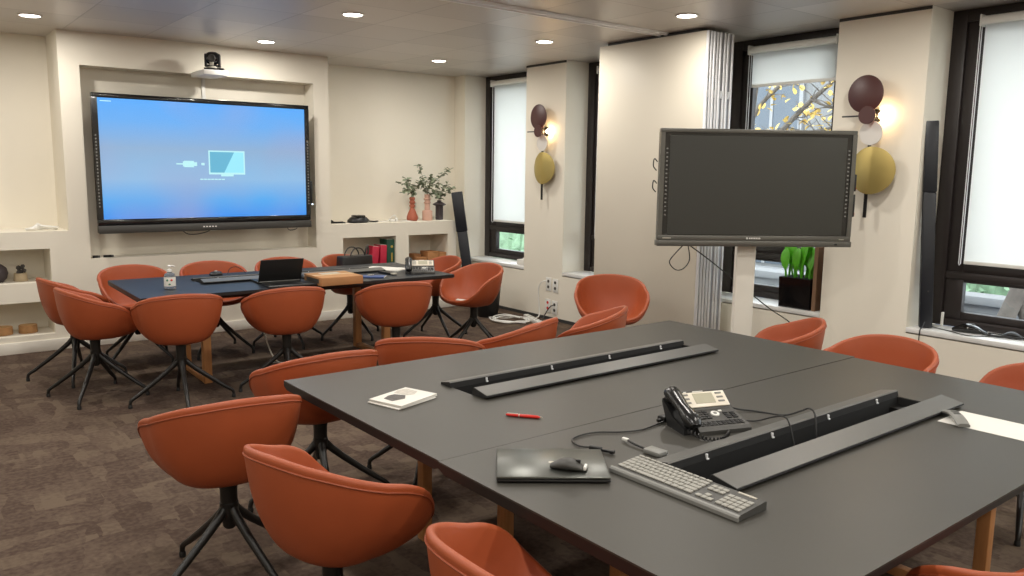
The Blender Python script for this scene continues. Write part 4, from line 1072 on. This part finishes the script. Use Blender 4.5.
# ------------------------------------------------------------------ window wall things
pl = thing('potted_plant', 'leafy bright green plant in a square black pot on the window sill', 'plant', (5.962, 3.728, SILL), 0)
q = MB(); q.prism([(-.125, 0), (.125, 0), (.138, .250), (-.138, .250)], -.142, .142, 'y'); q.build('pot', 'gloss_black', pl, smooth=0)
q = MB(); q.box(-.12, .12, -.14, .14, .245, .252); q.build('soil', 'matte_black', pl, smooth=0)
rnd = random.Random(11); lf = MB()
for k in range(16):
    bx, by = -.085+.05*(k % 4)+rnd.uniform(-.01, .01), -.105+.07*(k//4)+rnd.uniform(-.015, .015)
    lean = V((rnd.uniform(-.18, .05), rnd.uniform(-.16, .16), 1)).normalized(); hh = rnd.uniform(.03, .12)
    base = V((bx, by, .25)); q = MB(); q.tube([base, base+lean*hh], [.010, .008], 7); q.build('stem', 'leaf_bright', pl)
    lf.leaf(base+lean*hh*.8, lean, rnd.uniform(.15, .22), rnd.uniform(.065, .085), V((-1, rnd.uniform(-.5, .5), .1)).normalized(), .004)
lf.build('leaves', 'leaf_bright', pl, smooth=60)
pb = thing('picture_board', 'brown wooden board standing on the sill right of the potted plant', 'panel', (5.952, 3.560, SILL), 0)
q = MB(); q.box(-.10, .10, -.014, .014, 0, .52, .004); q.build('board', mat('walnut', rgb(112, 82, 62), .55, var=.12, scale=9), pb)
q = MB(); q.box(-.104, -.100, -.016, .016, 0, .522); q.box(.100, .104, -.016, .016, 0, .522); q.build('edge_trim', mat('walnut_edge', rgb(134, 104, 80), .55), pb, smooth=0)
dm = thing('computer_mouse', 'large black mouse on the sill of the rightmost window', 'mouse', (5.98, 2.42, SILL), -75); mouse_body(dm, 'gloss_black'); dm.scale = (2.0, 1.8, 1.7)
q = MB(); q.box(-.01, .012, -.004, .004, .030, .0385, .002); q.build('wheel', 'dark_grey', dm)
dm2 = thing('computer_mouse', 'small black mouse at the far right of the window sill', 'mouse', (6.02, 2.16, SILL), -70); mouse_body(dm2, 'black'); dm2.scale = (1.2, 1.2, 1.2)
q = MB(); q.box(-.004, .018, -.004, .004, .028, .037, .002); q.build('wheel', 'dark_grey', dm2)
cable('sill_cable', [(5.95, 2.70, SILL+.01), (5.92, 2.60, SILL+.006), (5.88, 2.50, SILL+.006), (5.83, 2.40, SILL+.006), (5.84, 2.33, SILL+.006), (5.93, 2.27, SILL+.006), (5.98, 2.2, SILL+.006)], .004, 'grey cable looping along the rightmost sill', 'dark_grey')
cable('sill_cable', [(5.94, 2.695, .70), (5.85, 2.685, .575), (5.80, 2.68, .555), (5.792, 2.68, .50), (5.792, 2.68, .30), (5.79, 2.66, .05)], .004, 'black cable hanging over the sill edge below the speaker bar')
q = MB(); rnd = random.Random(3)
for k in range(4):
    q.tube(spline([(5.97+rnd.uniform(-.05, .05), 2.32-.06*j+rnd.uniform(-.03, .03), SILL+.006+rnd.uniform(0, .012)) for j in range(6)]), .0045, 6)
tag(q.build('cable_tangle', 'black', None), 'tangle of black cables on the right window sill', 'cables')
q = MB(); q.box(6.085, 6.105, 2.655, 2.672, SILL, SILL+.10, .004); tag(q.build('sill_catch', 'white', None), 'small white fitting at the foot of the dark speaker bar', 'fitting')
wbx = thing('tissue_box', 'small white box on the sill of the corner window', 'box', (5.93, 7.33, SILL), 4)
q = MB(); q.box(-.06, .06, -.10, .10, .001, .06, .004); q.build('carton', 'paper', wbx)
q = MB(); q.prism([(-.03, .058), (.03, .058), (.01, .085), (-.015, .08)], -.04, .04, 'y'); q.build('tissue', 'paper', wbx, smooth=0)
tag(MB().box(5.90, 6.05, 7.60, 7.95, SILL, SILL+.004).build('paper_sheet', 'paper', None, smooth=0), 'white sheet flat on the corner window sill', 'paper')

# sockets on the far pillar
slots = [(6.766, .400, 'upper left', 'black'), (6.650, .395, 'upper right', 'black'), (6.770, .160, 'lower left', 'red'), (6.655, .150, 'lower right', 'black')]
for y, z, wh, m_ in slots:
    s = thing('wall_socket', 'white double wall socket on the far pillar, %s of four' % wh, 'socket', (XW, y, z), 0, 'wall sockets on the far pillar')
    q = MB(); q.box(-.010, 0, -.045, .045, -.075, .075, .004); q.build('plate', 'white', s)
    for zz in (-.030, .034):
        q = MB(); q.lathe([(.017, 0), (.017, .003), (.012, .001), (.001, .0008)], n=18, mtx=Matrix.Translation((-.0095, 0, zz)) @ Matrix.Rotation(R(-90), 4, 'Y')); q.build('outlet', 'red' if m_ == 'red' else 'dark_grey', s)
cable('white_cable', [(5.785, 6.775, .435), (5.74, 6.80, .43), (5.735, 6.86, .36), (5.75, 6.87, .20), (5.74, 6.85, .05), (5.66, 6.80, .03), (5.60, 6.75, .035)], .007, 'white cable hanging from the upper left wall socket', 'white')
cable('black_cable', [(5.785, 6.655, .18), (5.74, 6.67, .16), (5.72, 6.72, .08), (5.68, 6.72, .02), (5.60, 6.66, .025)], .006, 'dark cable from the lower right wall socket to the floor', 'dark_grey')
ps = thing('power_strip', 'white power strip on the carpet below the wall sockets', 'power strip', (5.57, 6.74, 0), 70)
q = MB(); q.box(-.26, .26, -.03, .03, 0, .045, .006); q.build('body', 'white', ps)
for k in range(5):
    q = MB(); q.lathe([(.018, .0452), (.018, .0458), (.001, .0458)], (-.19+k*.09, 0, 0), 16); q.build('outlet', 'grey', ps)
rnd = random.Random(21); q = MB(); pts = []
for k in range(26):
    a = k*.95; r_ = .10+.10*rnd.random(); pts.append((5.37+r_*math.cos(a)*1.1, 6.90+r_*1.25*math.sin(a), .012+.03*rnd.random()))
q.tube(spline(pts, 5), .0075, 6); tag(q.build('extension_lead', 'white', None), 'heap of white extension lead on the carpet by the bin', 'cable')
bn = thing('waste_bin', 'round black waste bin below the corner window', 'bin', (5.37, 7.32, 0))
q = MB(); q.lathe([(0, .0), (.115, 0), (.118, .004), (.150, .385), (.144, .385), (.112, .012), (0, .012)], n=30); q.build('bucket', 'black', bn)
q = MB(); q.tube([(.150*math.cos(2*PI*k/30), .150*math.sin(2*PI*k/30), .385) for k in range(30)], .006, 6, closed=True); q.build('rim', 'black', bn)
cable('floor_cable', [(2.38, 6.42, .60), (2.40, 6.40, .35), (2.45, 6.3, .10), (2.55, 6.25, .03), (2.62, 6.4, .01), (2.5, 6.5, .01), (2.4, 6.35, .012)], .006, 'pale cable dropping from the far table to the carpet', 'silver')
ox = thing('floor_outlet', 'low white wall outlet on the niche wall under the far table', 'socket', (3.57, YF-.014, .32)); q = MB(); q.box(-.07, .07, -.008, .014, -.035, .035, .004); q.build('plate', 'white', ox)
q = MB(); q.lathe([(.02, 0), (.02, .002), (.002, .002)], n=16, mtx=Matrix.Translation((0, -.008, 0)) @ Matrix.Rotation(R(90), 4, 'X')); q.build('outlet', 'grey', ox)

# ------------------------------------------------------------------ outside
GZ = -1.4
q = MB(); q.box(XG+.3, 60, -40, 50, GZ-.1, GZ); struct(q.build('ground', 'street', None, smooth=0), 'pale street outside the windows', 'ground')
def building(label, x, y0, y1, h, m='facade', ww=1.5, gap=1.4):
    t = thing('building', label, 'building', (x, (y0+y1)/2, GZ), 0, 'buildings across the street'); a = (y1-y0)/2
    q = MB(); q.box(0, 8, -a, a, 0, h); q.build('walls', m, t, smooth=0)
    q = MB(); q.box(-.35, .1, -a, a, h-.5, h, .02); q.box(-.15, .1, -a, a, 3.2, 3.45); q.build('cornice', m, t, smooth=0)
    q = MB(); q.prism([(-.35, h), (2.2, h+1.0), (8, h+1.0), (8, h)], -a, a, 'y'); q.build('roof', 'roof', t, smooth=0)
    z = .9; fl = 0
    while z+1.7 < h-.6 and fl < 4:
        y = -a+gap
        while y+ww < a-.3:
            f = MB(); f.box(-.08, .02, y-.10, y, z-.1, z+1.8); f.box(-.08, .02, y+ww, y+ww+.1, z-.1, z+1.8); f.box(-.12, .02, y-.15, y+ww+.15, z-.2, z-.08); f.box(-.08, .02, y-.1, y+ww+.1, z+1.7, z+1.85); f.box(-.05, .02, y+ww/2-.04, y+ww/2+.04, z, z+1.7)
            fo = f.build('window', 'trim_stone', t, smooth=0)
            g = MB(); g.box(-.03, .0, y, y+ww, z, z+1.7); g.build('pane', 'win_dark', fo, smooth=0)
            y += ww+gap
        z += 3.0; fl += 1
building('grey stone building across the street seen through the windows', 17, -2, 13.5, 6.2)
building('grey neighbouring building further along the street', 19, 14, 30, 5.6)
def tree(label, loc, seed, hgt, lean, leaves):
    rnd = random.Random(seed); t = thing('street_tree', label, 'tree', loc, 0, 'street trees')
    q = MB(); lf = MB()
    def grow(p, d, l, r, lev):
        pts = [p]; 
        for i in range(4):
            d = (d+V((rnd.uniform(-.14, .14), rnd.uniform(-.14, .14), rnd.uniform(-.03, .10)))).normalized(); p = p+d*l/4; pts.append(p)
        q.tube(pts, [r*(1-.10*i) for i in range(5)], 8 if lev < 2 else 5)
        if lev < 4:
            for k in range(2 if lev < 1 else 3):
                a = rnd.uniform(0, 2*PI); nd = (d*1.0+V((math.cos(a), math.sin(a), rnd.uniform(.1, .5)))*rnd.uniform(.5, .9)).normalized()
                grow(pts[-1] if k < 2 else pts[2], nd, l*rnd.uniform(.6, .8), r*.55, lev+1)
        if lev >= 3:
            for k in range(leaves):
                pp_ = pts[rnd.randint(1, 4)]+V((rnd.uniform(-.2, .2), rnd.uniform(-.2, .2), rnd.uniform(-.2, .2)))
                lf.leaf(pp_, V((rnd.uniform(-1, 1), rnd.uniform(-1, 1), rnd.uniform(-1, .3))), rnd.uniform(.10, .18), rnd.uniform(.07, .12))
    grow(V((0, 0, 0)), V(lean).normalized(), hgt, .12, 0)
    q.build('trunk', 'bark', t, smooth=60); lf.build('leaves', 'leaf_yellow', t, smooth=0)
at = thing('street_tree', 'bare autumn tree with yellow leaves outside behind the standing screen', 'tree', (10.5, 8.05, GZ), 0, 'street trees')
rnd = random.Random(8); q = MB(); lf = MB()
limbs = [([(0, 0, 0), (.02, -.05, 1.6), (0, -.22, 2.9), (.05, -.42, 4.4), (0, -.5, 5.6)], .12, .05),
         ([(0, -.12, 2.2), (-.1, -.55, 3.1), (0, -1.15, 3.85), (.1, -1.9, 4.5), (0, -2.6, 4.9)], .06, .015),
         ([(0, -.20, 2.8), (.1, -.75, 3.35), (0, -1.5, 3.65), (-.1, -2.3, 3.7)], .045, .01),
         ([(0, -.30, 3.3), (-.1, -.60, 4.0), (.1, -1.15, 4.6), (0, -1.5, 5.2)], .045, .01),
         ([(0, -.9, 3.5), (.15, -1.3, 3.35), (.1, -1.9, 3.25), (0, -2.3, 3.35)], .025, .006),
         ([(0, -.1, 2.6), (.1, .5, 3.5), (0, .9, 4.4), (.1, 1.2, 5.2)], .06, .012),
         ([(0, -1.4, 4.1), (.1, -1.8, 3.95), (0, -2.3, 4.1)], .02, .006)]
for pts, r0_, r1_ in limbs:
    sp = spline(pts, 6); n_ = len(sp)
    q.tube(sp, [r0_+(r1_-r0_)*k/(n_-1) for k in range(n_)], 7)
    if r0_ > .1: continue
    for k, p in enumerate(sp):
        if k < 3: continue
        for m_ in range(2):
            tip = p+V((rnd.uniform(-.25, .25), rnd.uniform(-.4, .4), rnd.uniform(-.25, .35)))
            q.tube([p, (p+tip)/2+V((0, 0, rnd.uniform(-.04, .04))), tip], [.010, .007, .004], 5)
            for h_ in range(3):
                lf.leaf(tip+V((rnd.uniform(-.12, .12), rnd.uniform(-.12, .12), rnd.uniform(-.12, .08))), V((rnd.uniform(-1, 1), rnd.uniform(-1, 1), rnd.uniform(-1, .2))), rnd.uniform(.07, .12), rnd.uniform(.05, .085))
q.build('trunk', 'bark', at, smooth=60); lf.build('leaves', 'leaf_yellow', at, smooth=0)
tree('grey tree trunk outside the rightmost window', (9.2, 3.60, GZ), 9, 2.6, (.0, .02, 1), 2)
tree('leaning grey tree trunk outside at the right edge', (9.6, 2.70, GZ), 12, 2.6, (.0, .42, 1), 2)
def hedge(label, loc, ln, hh, seed):
    rnd = random.Random(seed); lf = MB()
    for k in range(700):
        p = V((rnd.uniform(-.5, .5), rnd.uniform(-ln/2, ln/2), rnd.uniform(0, hh)))
        lf.leaf(p, V((rnd.uniform(-1, .4), rnd.uniform(-1, 1), rnd.uniform(-.5, .6))), rnd.uniform(.10, .2), rnd.uniform(.08, .13))
    for k in range(int(ln*3)): lf.blob((rnd.uniform(.35, .5), -ln/2+ln*k/(ln*3), hh*.40), (.25, .3, hh*.45), 2, .12)
    o = lf.build('hedge', 'hedge', None, smooth=0); o.location = loc; tag(o, label, 'hedge')
hedge('green hedge outside the corner window', (10.3, 12.6, GZ), 5, 2.6, 2)
hedge('green hedge across the street outside the rightmost window', (14.8, 4.9, GZ), 4.5, 2.2, 3)
gw = MB(); gw.box(12.2, 12.5, 1.5, 9.5, GZ, GZ+1.25); gw.box(12.12, 12.58, 1.5, 9.5, GZ+1.25, GZ+1.37, .01)
tag(gw.build('garden_wall', 'facade', None), 'low pale garden wall across the street', 'wall', kind='thing')
cr = thing('parked_car', 'slate blue car parked outside the rightmost window', 'car', (10.9, 5.9, GZ), 90)
q = MB(); q.prism([(-2.1, .25), (-2.1, .75), (-1.9, .85), (-1.15, .92), (-.6, 1.42), (.9, 1.45), (1.55, .95), (2.05, .85), (2.1, .3)], -.85, .85, 'y'); bmesh.ops.bevel(q.bm, geom=q.bm.edges[:], offset=.05, segments=2, affect='EDGES', profile=.5); q.build('body', 'car', cr)
q = MB(); q.prism([(-1.0, .95), (-.55, 1.36), (.85, 1.38), (1.35, .97)], -.858, .858, 'y'); q.build('glazing', 'gloss_black', cr, smooth=0)
for sx in (-1.3, 1.3):
    for sy in (-.8, .8):
        q = MB(); q.lathe([(0, -.1), (.26, -.1), (.31, -.06), (.31, .06), (.26, .1), (0, .1)], n=22, mtx=Matrix.Translation((sx, sy, .31)) @ Matrix.Rotation(R(90), 4, 'X')); q.build('wheel', 'rubber', cr)

# ------------------------------------------------------------------ light, world, camera
w = bpy.data.worlds.new('overcast'); bpy.context.scene.world = w; w.use_nodes = True
bg = w.node_tree.nodes['Background']; bg.inputs['Color'].default_value = (.93, .965, 1, 1); bg.inputs['Strength'].default_value = 5.3

sc = bpy.context.scene
cd = bpy.data.cameras.new('camera'); co = bpy.data.objects.new('camera', cd); C.objects.link(co); sc.camera = co
cd.sensor_width = 36; cd.sensor_fit = 'HORIZONTAL'; cd.lens = 807.8956/1024*36; cd.clip_start = .05; cd.clip_end = 200
yaw, pit, rol = R(37.9825), R(-8.2015), R(.7391)
Fv = V((math.sin(yaw)*math.cos(pit), math.cos(yaw)*math.cos(pit), math.sin(pit)))
Rv = V((math.cos(yaw), -math.sin(yaw), 0)); Uv = Rv.cross(Fv)
R2 = Rv*math.cos(rol)+Uv*math.sin(rol); U2 = -Rv*math.sin(rol)+Uv*math.cos(rol)
co.matrix_world = Matrix(((R2.x, U2.x, -Fv.x, 0), (R2.y, U2.y, -Fv.y, 0), (R2.z, U2.z, -Fv.z, 1.6342), (0, 0, 0, 1)))
vs = sc.view_settings; vs.view_transform = 'Standard'; vs.look = 'None'; vs.gamma = 1; vs.use_curve_mapping = False; vs.exposure = .22
sc.display_settings.display_device = 'sRGB'
sc.cycles.max_bounces = 10; sc.cycles.diffuse_bounces = 5; sc.cycles.transparent_max_bounces = 12
sc.cycles.use_denoising = True; sc.cycles.sample_clamp_indirect = 6; sc.cycles.caustics_reflective = False; sc.cycles.caustics_refractive = False
